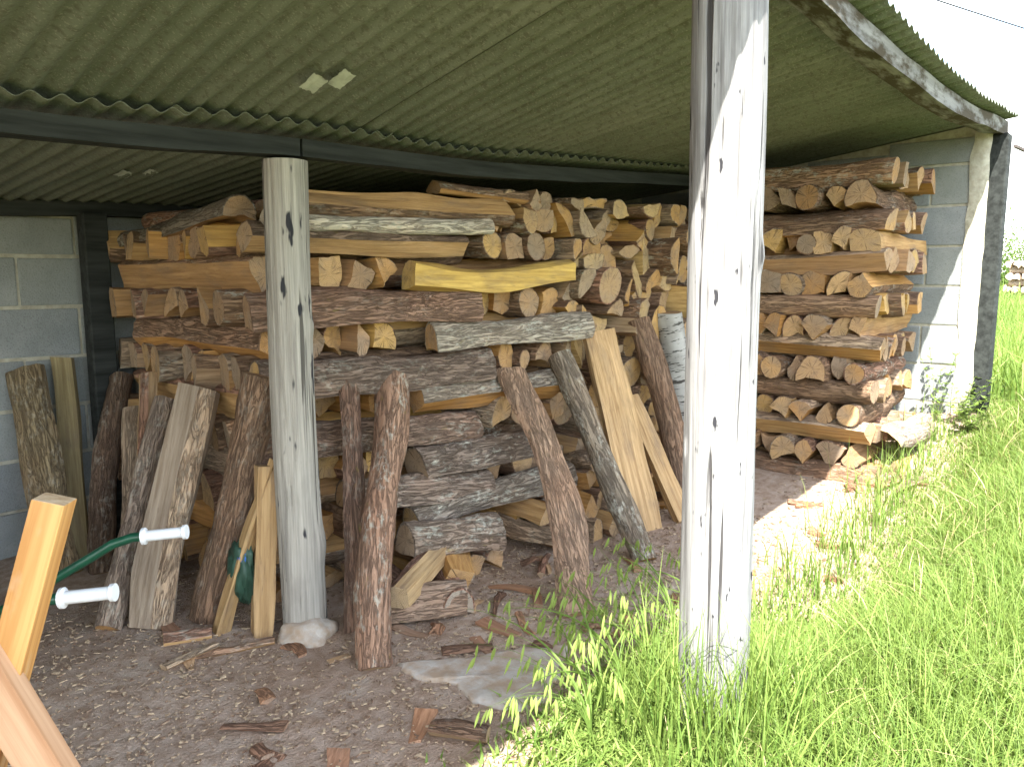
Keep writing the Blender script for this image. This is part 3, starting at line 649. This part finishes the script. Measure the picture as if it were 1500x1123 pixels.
# ------------------------------------------------------------------ posts
def round_post(base, top, rad, mat, label, seed, lumps):
    b = Vector(base); t = Vector(top); rr = random.Random(seed); M = 90; n = 56; V = []; F = []; L = (t - b).length
    for j in range(M + 1):
        s = j / M; x = (s - .5) * L
        for i in range(n):
            a = 2 * math.pi * i / n; ca, sa = math.cos(a), math.sin(a)
            r0 = rad * (1 + .05 * (.5 - s)) * (1 + .05 * noise.noise(Vector((ca * 1.2, sa * 1.2, x * 1.1 + seed))) + .022 * noise.noise(Vector((ca * 3, sa * 3, x * 3 + seed))))
            cr = noise.noise(Vector((ca * 5.5, sa * 5.5, x * .55 + seed * 2)));  r0 -= .014 * max(0, 1 - abs(cr) / .06) * (.35 + .65 * abs(noise.noise(Vector((ca, sa, x * 2.2 + seed)))))
            for (lx, la, lr, lh) in lumps:
                d2 = ((x - lx) / lr) ** 2 + (math.atan2(math.sin(a - la), math.cos(a - la)) * rad / lr) ** 2; r0 += lh * math.exp(-d2)
            V.append((x, ca * r0 + .006 * math.sin(x * 2.3 + seed), sa * r0 + .008 * math.sin(x * 1.7 + 2 * seed)))
    for j in range(M):
        for i in range(n): F.append((j * n + i, (j + 1) * n + i, (j + 1) * n + (i + 1) % n, j * n + (i + 1) % n)[::-1])
    F += [tuple(range(n)), tuple(M * n + i for i in range(n))[::-1]]
    me = mesh_of('post', V, [f[::-1] for f in F], [mat], sharp=60); o = link('post', me, shed, label)
    X = (t - b).normalized(); Y = Vector((0, 0, 1)).cross(X); Y = Vector((0, 1, 0)) if Y.length < .01 else Y
    Y = (Vector((0, 1, 0)) - X * X.y).normalized(); o.matrix_world = Matrix((X, Y, X.cross(Y))).transposed().to_4x4(); o.matrix_world.translation = (b + t) / 2
    mw = Matrix((X, Y, X.cross(Y))).transposed().to_4x4(); mw.translation = (b + t) / 2; o.matrix_world = mw; return o
round_post((1.95, .93, -.12), (1.923, .95, interp(FRONT, 1.93) + .005), .094, MPOST, 'silver weathered log post under the front beam', 3.0, [(.35, 3.6, .035, .008), (.45, 4.6, .03, .006), (.15, 5.4, .02, .008)])
round_post((1.59, 2.40, -.05), (1.585, 2.40, interp(PURL, 1.6) - .088), .078, MPOST2, 'pale peeled log post with dark knots under the inner beam', 7.0, [(.3, 4.0, .03, .006), (-.5, 4.4, .06, .012)])
# concrete footing at the inner post
bm = bmesh.new(); bmesh.ops.create_icosphere(bm, subdivisions=4, radius=1)
for v in bm.verts:
    k = 1 + .25 * noise.noise(v.co * 1.7 + Vector((4, 1, 0))) + .06 * noise.noise(v.co * 7); v.co = Vector((v.co.x * .105 * k, v.co.y * .10 * k, v.co.z * .06 * k))
me = bpy.data.meshes.new('footing'); bm.to_mesh(me); bm.free(); me.materials.append(MCONC); me.polygons.foreach_set('use_smooth', [True] * len(me.polygons))
fo = link('footing', me, shed, 'rough concrete footing'); fo.location = (1.565, 2.35, -.005)

# ------------------------------------------------------------------ sawbuck and wheelbarrow
saw = link('sawbuck', None, label='timber sawbuck with crossed legs of planed pine', cat='sawbuck'); saw.location = (.3, 1.6, 0)
def stick(name, A, B, sx, sy, mat, parent, upv, endmat=MPEND):
    A = Vector(A); B = Vector(B); X = (B - A).normalized(); Y = (Vector(upv) - X * X.dot(Vector(upv))).normalized(); Z = X.cross(Y)
    me = box_mesh(name, (B - A).length, sx, sy, mat, .0025, 2); me.materials.append(endmat)
    for p in me.polygons:
        if abs(p.normal.x) > .9: p.material_index = 1
    o = link(name, me, parent); mw = Matrix((X, Y, Z)).transposed().to_4x4(); mw.translation = (A + B) / 2
    o.matrix_parent_inverse = Matrix.Translation(-parent.location); o.matrix_basis = mw; return o
NF = Vector((-.62, -.78, 0))
stick('leg', (.285, 1.70, .01), (.527, 1.61, .875), .074, .058, MPINE, saw, NF)
stick('leg', (.575, 1.42, .01), (.30, 1.735, .88), .050, .075, MPINE2, saw, (-.7, -.6, .3))
for dx in (-.75,):
    stick('leg', (.285 + dx * .8, 1.70 + dx * .55, .01), (.527 + dx * .8, 1.61 + dx * .55, .875), .074, .058, MPINE, saw, NF)
    stick('leg', (.575 + dx * .8, 1.42 + dx * .55, .01), (.30 + dx * .8, 1.735 + dx * .55, .88), .050, .075, MPINE2, saw, (-.7, -.6, .3))
stick('rail', (.30, 1.735, .36), (-.40, 1.24, .36), .04, .07, MPINE2, saw, (0, 0, 1))
saw['label'] = 'timber sawbuck with crossed legs of planed pine'

wb = link('wheelbarrow', None, label='green steel wheelbarrow with white plastic handle grips', cat='wheelbarrow'); wb.location = (.6, 2.6, 0)
def wpart(name, me, lab=None):
    o = link(name, me, wb, lab); o.matrix_parent_inverse = Matrix.Translation(-wb.location); return o
AX = Vector((.7071, -.7071, 0)); CR = Vector((.7071, .7071, 0))
def grip_set(end, st):
    e = Vector(end); s = e - AX * .135 + Vector((0, 0, -.012)); 
    d = (e - s).normalized()
    prof = [(0, .026), (.008, .026), (.012, .0165), (.118, .0165), (.122, .022), (.132, .022)]
    wpart('grip', tube_mesh('grip', [s + d * a for a, _ in prof], [q for _, q in prof], MWHITE, 20))
    pts = [s + d * .02, s - d * .03, s - AX * .09 + Vector((0, 0, -.022)), s - AX * .16 + Vector((0, 0, -.065)), s - AX * .45 + Vector((0, 0, -.235)), s - AX * .60 + Vector((0, 0, -.275)), s - AX * 1.35 + Vector((0, 0, -.31)) - CR * .10 * st]
    wpart('handle', tube_mesh('handle', pts, .0145, MGREEN, 14))
    l = s - AX * .45 + Vector((0, 0, -.235)); wpart('leg', tube_mesh('leg', [l, l - AX * .05 + Vector((0, 0, -.12)), Vector((l.x, l.y, .012)), Vector((l.x, l.y, .012)) - AX * .12], .012, MGREEN, 10))
grip_set((.765, 1.965, .515), -1); grip_set((1.10, 2.262, .52), 1)
# tray
ctr = (Vector((.765, 1.965, 0)) + Vector((1.10, 2.262, 0))) / 2 - AX * 1.02; V = []; F = []
rings = [(.27, .20, .22), (.30, .23, .24), (.42, .32, .47), (.435, .335, .475), (.43, .33, .465)]
for a, b, z in rings:
    for k in range(28):
        t = 2 * math.pi * k / 28; cx_, sx_ = math.cos(t), math.sin(t); cc_ = abs(cx_) ** .45 * (1 if cx_ > 0 else -1); ss_ = abs(sx_) ** .45 * (1 if sx_ > 0 else -1)
        p = ctr + AX * (cc_ * a) + CR * (ss_ * b); V.append((p.x, p.y, z))
for j in range(len(rings) - 1):
    for k in range(28): F.append((j * 28 + k, j * 28 + (k + 1) % 28, (j + 1) * 28 + (k + 1) % 28, (j + 1) * 28 + k))
F.append(tuple(range(28))); wpart('tray', mesh_of('tray', V, F, [MGREEN]))
wc = ctr - AX * .48 + Vector((0, 0, .19)); V = []; F = []
for k in range(28):
    t = 2 * math.pi * k / 28; q = AX * math.cos(t) + Vector((0, 0, math.sin(t)))
    for i in range(8): a = 2 * math.pi * i / 8; V.append(wc + q * (.15 + .04 * math.cos(a)) + CR * (.04 * math.sin(a)))
for k in range(28):
    for i in range(8): F.append((k * 8 + i, k * 8 + (i + 1) % 8, ((k + 1) % 28) * 8 + (i + 1) % 8, ((k + 1) % 28) * 8 + i))
wpart('tyre', mesh_of('tyre', V, F, [MRUBBER])); wpart('axle', tube_mesh('axle', [wc - CR * .12, wc + CR * .12], .011, MGREEN)); wpart('rim', tube_mesh('rim', [wc - CR * .025, wc + CR * .025], .115, MGREEN, 24))

# ------------------------------------------------------------------ crumpled tarp wedged between slabs
def rag(name, loc, sc, mat, seed, parent=None, **kw):
    bm = bmesh.new(); bmesh.ops.create_icosphere(bm, subdivisions=4, radius=1)
    for v in bm.verts:
        q = v.co.copy(); k = 1 + .35 * noise.noise(q * 1.8 + Vector((seed, 0, 0))) + .28 * (1 - 2 * abs(noise.noise(Vector((q.x * 4, q.y * 4, q.z * 1.3 + seed)))))
        v.co = Vector((q.x * sc[0], q.y * sc[1], q.z * sc[2])) * k
    me = bpy.data.meshes.new(name); bm.to_mesh(me); bm.free(); me.materials.append(mat); me.polygons.foreach_set('use_smooth', [True] * len(me.polygons))
    o = link(name, me, parent, **kw); o.location = loc; return o
tp = rag('crumpled_tarp', (1.43, 2.545, .22), (.035, .05, .10), MTARPG, 2, label='crumpled green and blue tarp wedged between leaning slabs', cat='tarp')
rag('blue_fold', (-.012, -.022, .035), (.014, .02, .05), MTARPB, 6, tp)

# ------------------------------------------------------------------ roof film, thread, overhead cable
def flake(loc, w_, l_, seed):
    V = []; F = []; n = 8
    for j in range(n + 1):
        for i in range(n + 1):
            s, t = i / n - .5, j / n - .5; e = 1 - .35 * abs(noise.noise(Vector((s * 5, t * 5, seed))))
            x = loc[0] + s * w_ * e + .2 * t * w_; y = loc[1] + t * l_ * e; V.append((x, y, roof_z(x, y) - .016 - .012 * (.5 + s) + .004 * noise.noise(Vector((s * 4, t * 4, seed)))))
    for j in range(n):
        for i in range(n): a = j * (n + 1) + i; F.append((a, a + 1, a + n + 2, a + n + 1))
    return mesh_of('film_scrap', V, F, [MFLAKE], sharp=0)
for i, (x, y, w_, l_) in enumerate([(1.47, 2.06, .055, .10), (1.535, 2.01, .05, .10), (1.42, 3.28, .05, .12), (1.50, 3.22, .04, .10)]):
    link('film_scrap', flake((x, y), w_, l_, i + 3), None, 'torn pale film scrap clinging under the front roof sheets' if i < 2 else 'torn pale film scrap clinging under the rear roof sheets', 'scrap', 'film scraps under the roof')
pts = [(2.06 + .004 * math.sin(i * .9), .93, 2.02 - i * .045) for i in range(18)]
link('thread', tube_mesh('thread', pts, .0009, MWHITE, 5), None, 'thin pale thread hanging from the front beam beside the post', 'thread')
pts = [(7.13 + 20.79 * t, 6.71 + -6.40 * t, 6.1 + .5 * (t - .5) ** 2) for t in [i / 30 for i in range(31)]]
link('overhead_cable', tube_mesh('overhead_cable', pts, .014, MCABLE, 6), None, 'black overhead cable crossing the sky beyond the shed', 'cable')

# ------------------------------------------------------------------ ground litter
r_ = random.Random(5)
CS = [(1.62, 1.92), (1.60, 1.80), (1.66, 1.68), (1.62, 1.56), (1.66, 1.42), (1.80, 1.40), (1.98, 1.50), (2.12, 1.56), (1.98, 1.68), (1.80, 1.80)]
V = []; F = []; n = 54
def cs_pt(k):
    f_ = k / n * len(CS); i = int(f_) % len(CS); t = f_ - int(f_); a = Vector(CS[i]); b = Vector(CS[(i + 1) % len(CS)]); p = a.lerp(b, t); return p + Vector((noise.noise(Vector((k * .6, 1, 0))), noise.noise(Vector((k * .6, 9, 0))))) * .022
cen = Vector((1.79, 1.62)); RG = 7
for j in range(RG + 1):
    for k in range(n):
        p = cen.lerp(cs_pt(k), [.05, .3, .55, .75, .9, .97, 1.0, 1.01][j]); V.append((p.x, p.y, ground_z(p.x, p.y) + [.014, .014, .014, .013, .012, .010, .003, -.02][j] + .006 * noise.noise(Vector((p.x * 12, p.y * 12, 1)))))
for j in range(RG):
    for k in range(n): F.append((j * n + k, j * n + (k + 1) % n, (j + 1) * n + (k + 1) % n, (j + 1) * n + k)[::-1])
F.append(tuple(range(n)))
link('concrete_patch', mesh_of('concrete_patch', V, F, [MCONC], sharp=0), None, 'broken pale concrete patch set in the dirt floor', 'concrete')
def debris(x, y, L, kind, w_, h_, yaw, name, label, group, cat, **kw):
    z = ground_z(x, y) + h_ * .45; d = Vector((math.cos(yaw), math.sin(yaw), kw.pop('tilt', 0))) * (L / 2); c = Vector((x, y, z))
    put_log(c - d, c + d, fit(section(kind, r_), w_, h_, kw.pop('rot', 0)), r_, name, label, group, cat=cat, M=10, step=.01, bow=.012, rough=.9, tap=.45, **kw)
debris(1.30, 2.42, .30, 'wedge', .035, .022, -.45, 'wood_stick', 'pale flat stick crossing another near the inner post', None, 'stick', wood=(.55, .36, .18))
debris(1.18, 2.46, .20, 'wedge', .04, .022, .10, 'wood_stick', 'short pale offcut under the crossing stick', None, 'stick', wood=(.52, .34, .17))
debris(1.24, 2.60, .16, 'slab', .07, .03, -.5, 'bark_curl', 'curled orange bark offcut at the foot of the mossy log', None, 'bark', wood=(.5, .32, .15))
debris(1.46, 1.46, .17, 'quarter', .06, .045, -1.1, 'wood_chunk', 'short split chunk lying on the dirt by the grass edge', None, 'wood', wood=(.46, .32, .19), bark=(.13, .09, .07))
debris(2.28, 2.30, .34, 'wedge', .03, .02, .5, 'wood_stick', 'reddish stick before the foot of the long stack', None, 'stick', wood=(.40, .22, .13))
debris(2.62, 2.08, .25, 'wedge', .03, .025, .55, 'wood_stick', 'pale stick between the curved slab and the grey round log', None, 'stick', wood=(.48, .33, .2))
debris(4.35, 1.02, .45, 'wedge', .05, .03, -.1, 'wood_stick', 'bleached stick on the sunlit dirt by the tower', None, 'stick', wood=(.55, .4, .25))
for i in range(34):     # bark scraps in front of the long stack
    if i < 20: x = r_.uniform(1.7, 3.5); y = r_.uniform(1.55, 2.3) - .12 * (x - 1.7)
    else: x = r_.uniform(.9, 1.6); y = r_.uniform(1.5, 2.7)
    debris(x, y, r_.uniform(.06, .22), r_.choice(['plank', 'slab', 'wedge', 'plank']), r_.uniform(.02, .06), r_.uniform(.007, .014), r_.uniform(0, 3.1), 'bark_scrap', 'loose reddish bark scrap on the dirt before the long stack' if i < 20 else 'loose bark scrap on the bare dirt left of the concrete patch', 'bark scraps on the dirt floor', 'bark', wood=r_.choice([(.40, .22, .13), (.34, .19, .12), (.50, .34, .2), (.30, .2, .14)]), bark=r_.choice([(.26, .16, .11), (.2, .13, .1)]), lichen=0)
for i in range(12):
    x = r_.uniform(3.0, 4.4); y = r_.uniform(1.0, 1.5)
    debris(x, y, r_.uniform(.06, .16), 'slab', r_.uniform(.03, .06), .015, r_.uniform(0, 3.1), 'bark_scrap', 'reddish bark scrap on the sunlit dirt strip', 'bark scraps on the sunlit dirt', 'bark', wood=(.42, .25, .16), bark=(.26, .15, .11), lichen=0)
def chips(num, region, smin, smax, seed, name, label):
    rg = np.random.default_rng(seed); V = []; F = []; T = []
    for i in range(num):
        x, y = region(rg)
        l = smin + (smax - smin) * rg.random() ** 2.2; w_ = l * rg.uniform(.2, .6); a = rg.uniform(0, 6.28); z = ground_z(x, y) + .003; ca, sa = math.cos(a), math.sin(a); b = len(V); tl = rg.uniform(-.3, .3); h = rg.uniform(.0015, .005)
        for (p, q, e) in ((-1, -1, 0), (1, -.7, 0), (.9, 1, 0), (-1, .8, 0), (-.9, -.8, 1), (.9, -.6, 1), (.8, .8, 1), (-.9, .7, 1)):
            V.append((x + (p * l * ca - q * w_ * sa) / 2, y + (p * l * sa + q * w_ * ca) / 2, z + p * l * tl / 2 * .6 + e * h))
        F += [(b + 4, b + 5, b + 6, b + 7), (b, b + 1, b + 5, b + 4), (b + 1, b + 2, b + 6, b + 5), (b + 2, b + 3, b + 7, b + 6), (b + 3, b, b + 4, b + 7)]
    o = link(name, mesh_of(name, V, F, [MCHIP], smooth=False), None, label, 'wood chips', kind='stuff'); return o
chips(11000, lambda g_: (g_.uniform(.5, 3.6), g_.uniform(1.15, 3.2)), .004, .026, 3, 'wood_chips', 'small wood chips scattered over the dirt floor')
chips(450, lambda g_: (g_.uniform(2.6, 4.9), g_.uniform(.95, 1.6)), .008, .04, 4, 'wood_chips', 'bark and wood chips on the sunlit dirt by the tower')

# ------------------------------------------------------------------ vegetation
def blades(num, region, hmin, hmax, wd, seed, name, label, lean_=.5, segs=4, cat='grass', kind='stuff', mat=None, edge_fade=0):
    rg = np.random.default_rng(seed); XY = region(rg, num); num = len(XY)
    zz = np.array([ground_z(x, y) for x, y in XY]) - .01
    h = rg.uniform(hmin, hmax, num) * (.75 + .5 * rg.random(num))
    if edge_fade: h *= np.clip((front_edge(XY[:, 0]) - XY[:, 1]) / edge_fade, .22, 1) * np.interp(XY[:, 0], [1.6, 2.6], [.55, 1])
    az = rg.uniform(0, 2 * np.pi, num); ln_ = rg.uniform(.08, 1, num) ** 1.3 * lean_ * 1.6
    faz = az + rg.normal(0, .6, num) + np.pi / 2; wid = wd * rg.uniform(.6, 1.3, num)
    Vs = []
    for k in range(segs + 1):
        t = k / segs; up_ = h * (t - .35 * ln_ * t * t * t); out = h * ln_ * t * t
        cx = XY[:, 0] + np.cos(az) * out; cy = XY[:, 1] + np.sin(az) * out; cz = zz + up_; w_ = wid * (1 - t ** 1.6) * .5 + .0002
        Vs.append(np.stack([cx - np.cos(faz) * w_, cy - np.sin(faz) * w_, cz], 1)); Vs.append(np.stack([cx + np.cos(faz) * w_, cy + np.sin(faz) * w_, cz], 1))
    nv = 2 * (segs + 1); V = np.stack(Vs, 1).reshape(-1, 3); base = np.arange(num) * nv
    F = np.concatenate([np.stack([base + 2 * k, base + 2 * k + 1, base + 2 * k + 3, base + 2 * k + 2], 1) for k in range(segs)])
    me = bpy.data.meshes.new(name); me.vertices.add(len(V)); me.vertices.foreach_set('co', V.astype(np.float32).ravel())
    me.loops.add(F.size); me.loops.foreach_set('vertex_index', F.astype(np.int32).ravel()); me.polygons.add(len(F)); me.polygons.foreach_set('loop_start', np.arange(0, F.size, 4, dtype=np.int32))
    try: me.polygons.foreach_set('loop_total', np.full(len(F), 4, np.int32))
    except Exception: pass
    me.update(calc_edges=True); me.polygons.foreach_set('use_smooth', [True] * len(F))
    at = me.attributes.new('tint', 'FLOAT', 'POINT'); tv = np.repeat(rg.beta(1.6, 1.8, num), nv) * .75 + np.tile(np.repeat(np.linspace(0, .25, segs + 1), 2), num); at.data.foreach_set('value', tv.astype(np.float32))
    me.materials.append(mat or MGRASS); return link(name, me, None, label, cat, kind=kind)
def front_edge(x):      # where the sward stops in front of the dirt floor
    return np.interp(x, [1.0, 1.45, 1.8, 2.3, 2.7, 3.2, 4.2, 4.8, 5.2, 6, 40], [.2, 1.12, 1.25, 1.25, 1.06, .95, .98, 1.03, .92, .84, .84])
def near_reg(g_, n):
    x = g_.uniform(1.2, 6.2, n); e = front_edge(x) + g_.normal(0, .05, n); y = e - (g_.random(n) ** 1.05) * (e + .5); k = y > -.5; return np.stack([x[k], y[k]], 1)
blades(90000, near_reg, .12, .31, .0046, 1, 'meadow_grass', 'tall bright green meadow grass in front of the shed', .7, edge_fade=.55)
blades(9000, near_reg, .05, .14, .006, 2, 'meadow_undergrowth', 'short yellow-green grass under the tall meadow grass', .9, 3, edge_fade=.3)
def side_reg(g_, n):
    x = 5.4 + g_.random(n) ** 1.6 * 14; y = g_.uniform(-1.5, 3.2, n) + (x - 5.4) * .12; k = (x > 5.55) | (y < .8); return np.stack([x[k], y[k]], 1)
blades(26000, side_reg, .18, .42, .011, 3, 'field_grass', 'grass of the field beyond the side wall', .5, 3)
def far_reg(g_, n):
    x = 19 + g_.random(n) ** 1.3 * 40; return np.stack([x, x * .16 + g_.uniform(-6, 7, n)], 1)
blades(14000, far_reg, .25, .5, .03, 4, 'distant_grass', 'distant grass of the field by the far woodpile', .5, 2)
def clump_reg(g_, n):
    return np.stack([g_.normal(2.0, .30, n), g_.normal(1.08, .12, n)], 1)
blades(15000, clump_reg, .025, .085, .010, 5, 'ground_herbs', 'low yellow-green herbs round the foot of the front post', 1.0, 2)
def post_reg(g_, n):
    a = g_.uniform(0, 6.28, n); q = .10 + abs(g_.normal(0, .10, n)); return np.stack([1.93 + np.cos(a) * q, .91 + np.sin(a) * q], 1)
blades(900, post_reg, .22, .46, .006, 6, 'post_grass', 'tall grass crowding the foot of the front post', .45)
def strag(g_, n):
    x = g_.uniform(2.7, 5.0, n); return np.stack([x, front_edge(x) + abs(g_.normal(0, .13, n))], 1)
blades(900, strag, .08, .26, .005, 7, 'sparse_grass', 'sparse grass at the edge of the sunlit dirt', .5)

MSTRAW = leaf_mat('dry_straw', (.34, .27, .12), (.52, .44, .26), .2)
blades(3200, near_reg, .10, .26, .0045, 8, 'dry_grass', 'dry straw-coloured stalks among the meadow grass', 1.0, 4, mat=MSTRAW, edge_fade=.3)
# brome tufts with drooping seed heads
def brome(x, y, n, seed, label):
    rr = random.Random(seed); root = link('brome_tuft', None, None, label, 'grass', 'seeding grass tufts at the dirt edge'); root.location = (x, y, ground_z(x, y)); V = []; F = []; T = []; SV = []; SF = []
    def ribbon(P, w0, VV, FF, belly=False):
        b = len(VV); m_ = len(P)
        for i, p in enumerate(P):
            t = i / (m_ - 1); d = (P[min(i + 1, m_ - 1)] - P[max(i - 1, 0)]).normalized(); s = d.cross(Vector((.5, .7, .2))).normalized(); w_ = w0 * (math.sin(math.pi * min(1, t * .9 + .08)) if belly else (1 - t ** 2 * .9)); n2 = d.cross(s)
            VV += [p - s * w_, p + n2 * w_ * .6, p + s * w_]
        for i in range(m_ - 1):
            for k in range(2): FF.append((b + i * 3 + k, b + i * 3 + k + 1, b + i * 3 + k + 4, b + i * 3 + k + 3))
    for k in range(n):
        az = rr.gauss(2.3, .8); L = rr.uniform(.30, .52); ln_ = rr.uniform(.5, 1.25); seedy = k % 3 != 0
        P = []
        for i in range(13):
            t = i / 12; P.append(Vector((rr.uniform(-.001, .001) + math.cos(az) * L * ln_ * t ** 2 * .85, math.sin(az) * L * ln_ * t ** 2 * .85, L * (t - .42 * ln_ * t ** 3))))
        ribbon(P, .0016 if seedy else .0045, V, F)
        if seedy:
            for q in range(rr.randint(5, 9)):
                p = P[rr.randint(7, 12)]; d = Vector((math.cos(az + rr.uniform(-1, 1)) * .35, math.sin(az + rr.uniform(-1, 1)) * .35, -1)).normalized(); l1 = rr.uniform(.01, .045); l2 = rr.uniform(.035, .06)
                ribbon([p, p + Vector((d.x, d.y, .1)) * l1 * .5, p + Vector((d.x, d.y, -.2)) * l1], .0008, V, F)
                p2 = p + Vector((d.x, d.y, -.2)) * l1; ribbon([p2 + d * l2 * t for t in (0, .3, .6, 1)], .0045, SV, SF, True)
    for nm, a, b, tv in (('blades', V, F, .35), ('seed_heads', SV, SF, .95)):
        if not a: continue
        me = mesh_of(nm, a, b, [MGRASS], sharp=0); at = me.attributes.new('tint', 'FLOAT', 'POINT'); at.data.foreach_set('value', [tv] * len(a)); link(nm, me, root, kind='stuff')
for i, (x, y) in enumerate([(1.66, 1.15), (1.80, 1.20), (1.95, 1.24), (2.12, 1.24), (2.28, 1.22), (2.42, 1.16)]):
    brome(x, y, 12, i + 40, ['seeding grass tuft by the corner of the concrete patch', 'seeding grass tuft arching over the concrete patch', 'seeding grass tuft straight behind the front post foot', 'seeding grass tuft before the curved leaning slab', 'seeding grass tuft before the lichen-grey leaning log', 'seeding grass tuft nearest the sunlit dirt strip'][i])

# leafy weeds by the wall corner
def leafy(x, y, h, n, seed, label, spread=.10):
    rr = random.Random(seed); root = link('leafy_weed', None, None, label, 'weed', 'weeds at the foot of the side wall'); root.location = (x, y, ground_z(x, y)); V = []; F = []; S = []
    for k in range(n):
        az = rr.uniform(0, 6.28); hh = h * rr.uniform(.6, 1.1); P = [Vector((math.cos(az) * spread * t ** 1.3, math.sin(az) * spread * t ** 1.3, hh * t)) for t in [i / 7 for i in range(8)]]; S.append(P)
        for p in P[1:]:
            for q in range(5):
                a2 = rr.uniform(0, 6.28); l = rr.uniform(.02, .045); d = Vector((math.cos(a2), math.sin(a2), rr.uniform(-.2, .6))).normalized(); s = d.cross(Vector((0, 0, 1))).normalized() * l * .22; b = len(V)
                V += [p, p + d * l * .5 + s, p + d * l, p + d * l * .5 - s]; F.append((b, b + 1, b + 2, b + 3))
    me = mesh_of('leaves', V, F, [MGRASS], sharp=0); at = me.attributes.new('tint', 'FLOAT', 'POINT'); at.data.foreach_set('value', [rr.uniform(.2, .8) for _ in V]); link('leaves', me, root)
    SV = []; SF = []
    for P in S:
        b = len(SV)
        for p in P: SV += [p + Vector((-.0015, 0, 0)), p + Vector((.0015, .001, 0)), p + Vector((0, -.0015, 0))]
        for i in range(len(P) - 1):
            for k in range(3): SF.append((b + i * 3 + k, b + i * 3 + (k + 1) % 3, b + i * 3 + 3 + (k + 1) % 3, b + i * 3 + 3 + k))
    me = mesh_of('stems', SV, SF, [MGRASS]); at = me.attributes.new('tint', 'FLOAT', 'POINT'); at.data.foreach_set('value', [.6] * len(SV)); link('stems', me, root)
leafy(5.10, 1.10, .42, 5, 1, 'tall leafy weed between the tower and the side wall')
leafy(5.14, .98, .26, 9, 2, 'low bushy weed at the end of the side wall', .16)
leafy(5.00, .90, .20, 8, 3, 'small pale weed in front of the tower foot', .14)

# far bushes and woodpile
def bush(x, y, rx, rz, seed, label):
    rr = np.random.default_rng(seed); z0 = ground_z(x, y); root = link('bush', None, None, label, 'bush', 'bushes beyond the field'); root.location = (x, y, z0)
    cl = rr.normal(0, 1, (26, 3)); cl /= np.linalg.norm(cl, axis=1)[:, None]; cl *= rr.uniform(.35, .95, (26, 1)); cl[:, 2] = abs(cl[:, 2]); V = []; F = []; T = []
    for c in cl:
        m_ = 240; p = rr.normal(0, .22, (m_, 3)) + c; p[:, 0] *= rx; p[:, 1] *= rx; p[:, 2] = p[:, 2] * rz + .1
        d = rr.normal(0, 1, (m_, 3)); d /= np.linalg.norm(d, axis=1)[:, None]; e = np.cross(d, rr.normal(0, 1, (m_, 3))); e /= np.linalg.norm(e, axis=1)[:, None]; l = rr.uniform(.05, .12, (m_, 1)); tt = rr.uniform(.1, .9)
        for i in range(m_):
            if p[i, 2] < 0: continue
            b = len(V); V += [p[i], p[i] + d[i] * l[i] * .5 + e[i] * l[i] * .3, p[i] + d[i] * l[i], p[i] + d[i] * l[i] * .5 - e[i] * l[i] * .3]; F.append((b, b + 1, b + 2, b + 3)); T += [tt] * 4
    me = mesh_of('crown', V, F, [MLEAF], sharp=0); at = me.attributes.new('tint', 'FLOAT', 'POINT'); at.data.foreach_set('value', T); link('crown', me, root)
    link('trunk', tube_mesh('trunk', [(0, 0, -.1), (.03, .02, rz * .4), (-.05, .04, rz * .8)], [.07, .05, .02], MIRON, 7), root)
bush(30.0, 4.9, 1.3, 2.3, 1, 'dark green bush at the field edge behind the far woodpile'); bush(33.5, 4.2, 1.6, 1.6, 2, 'lower yellow-green bush beside the far woodpile'); bush(36, 7.6, 2.0, 2.0, 3, 'bush rising behind the field left of the far woodpile'); bush(37, 1.5, 2.2, 2.0, 4, 'rounded bush right of the far woodpile')
r_ = random.Random(3)
proto = []
for q in range(3): proto.append(log_meshes(fit(section(['round', 'half', 'quarter'][q], r_), .17, .16), 1.0, r_, M=5, step=.06))
for lay in range(6):
    for k in range(5 - (lay % 2)):
        bd, bk = proto[r_.randint(0, 2)]; o = link('stacked_log', bd, None, 'sunlit pale log in the far woodpile out in the field', 'log', 'logs of the far woodpile', color=(.62, .5, .36, 1))
        yy = 3.55 - k * .17 if lay % 2 else 3.05; xx = 23.3 if lay % 2 else 23.0 + k * .17
        o.location = (xx, yy, ground_z(23.3, 3.2) + .08 + lay * .155); o.rotation_euler = (r_.uniform(0, 6), 0, (0 if lay % 2 else math.pi / 2) + r_.uniform(-.05, .05)); link('bark', bk, o, color=(.3, .26, .22, .5))
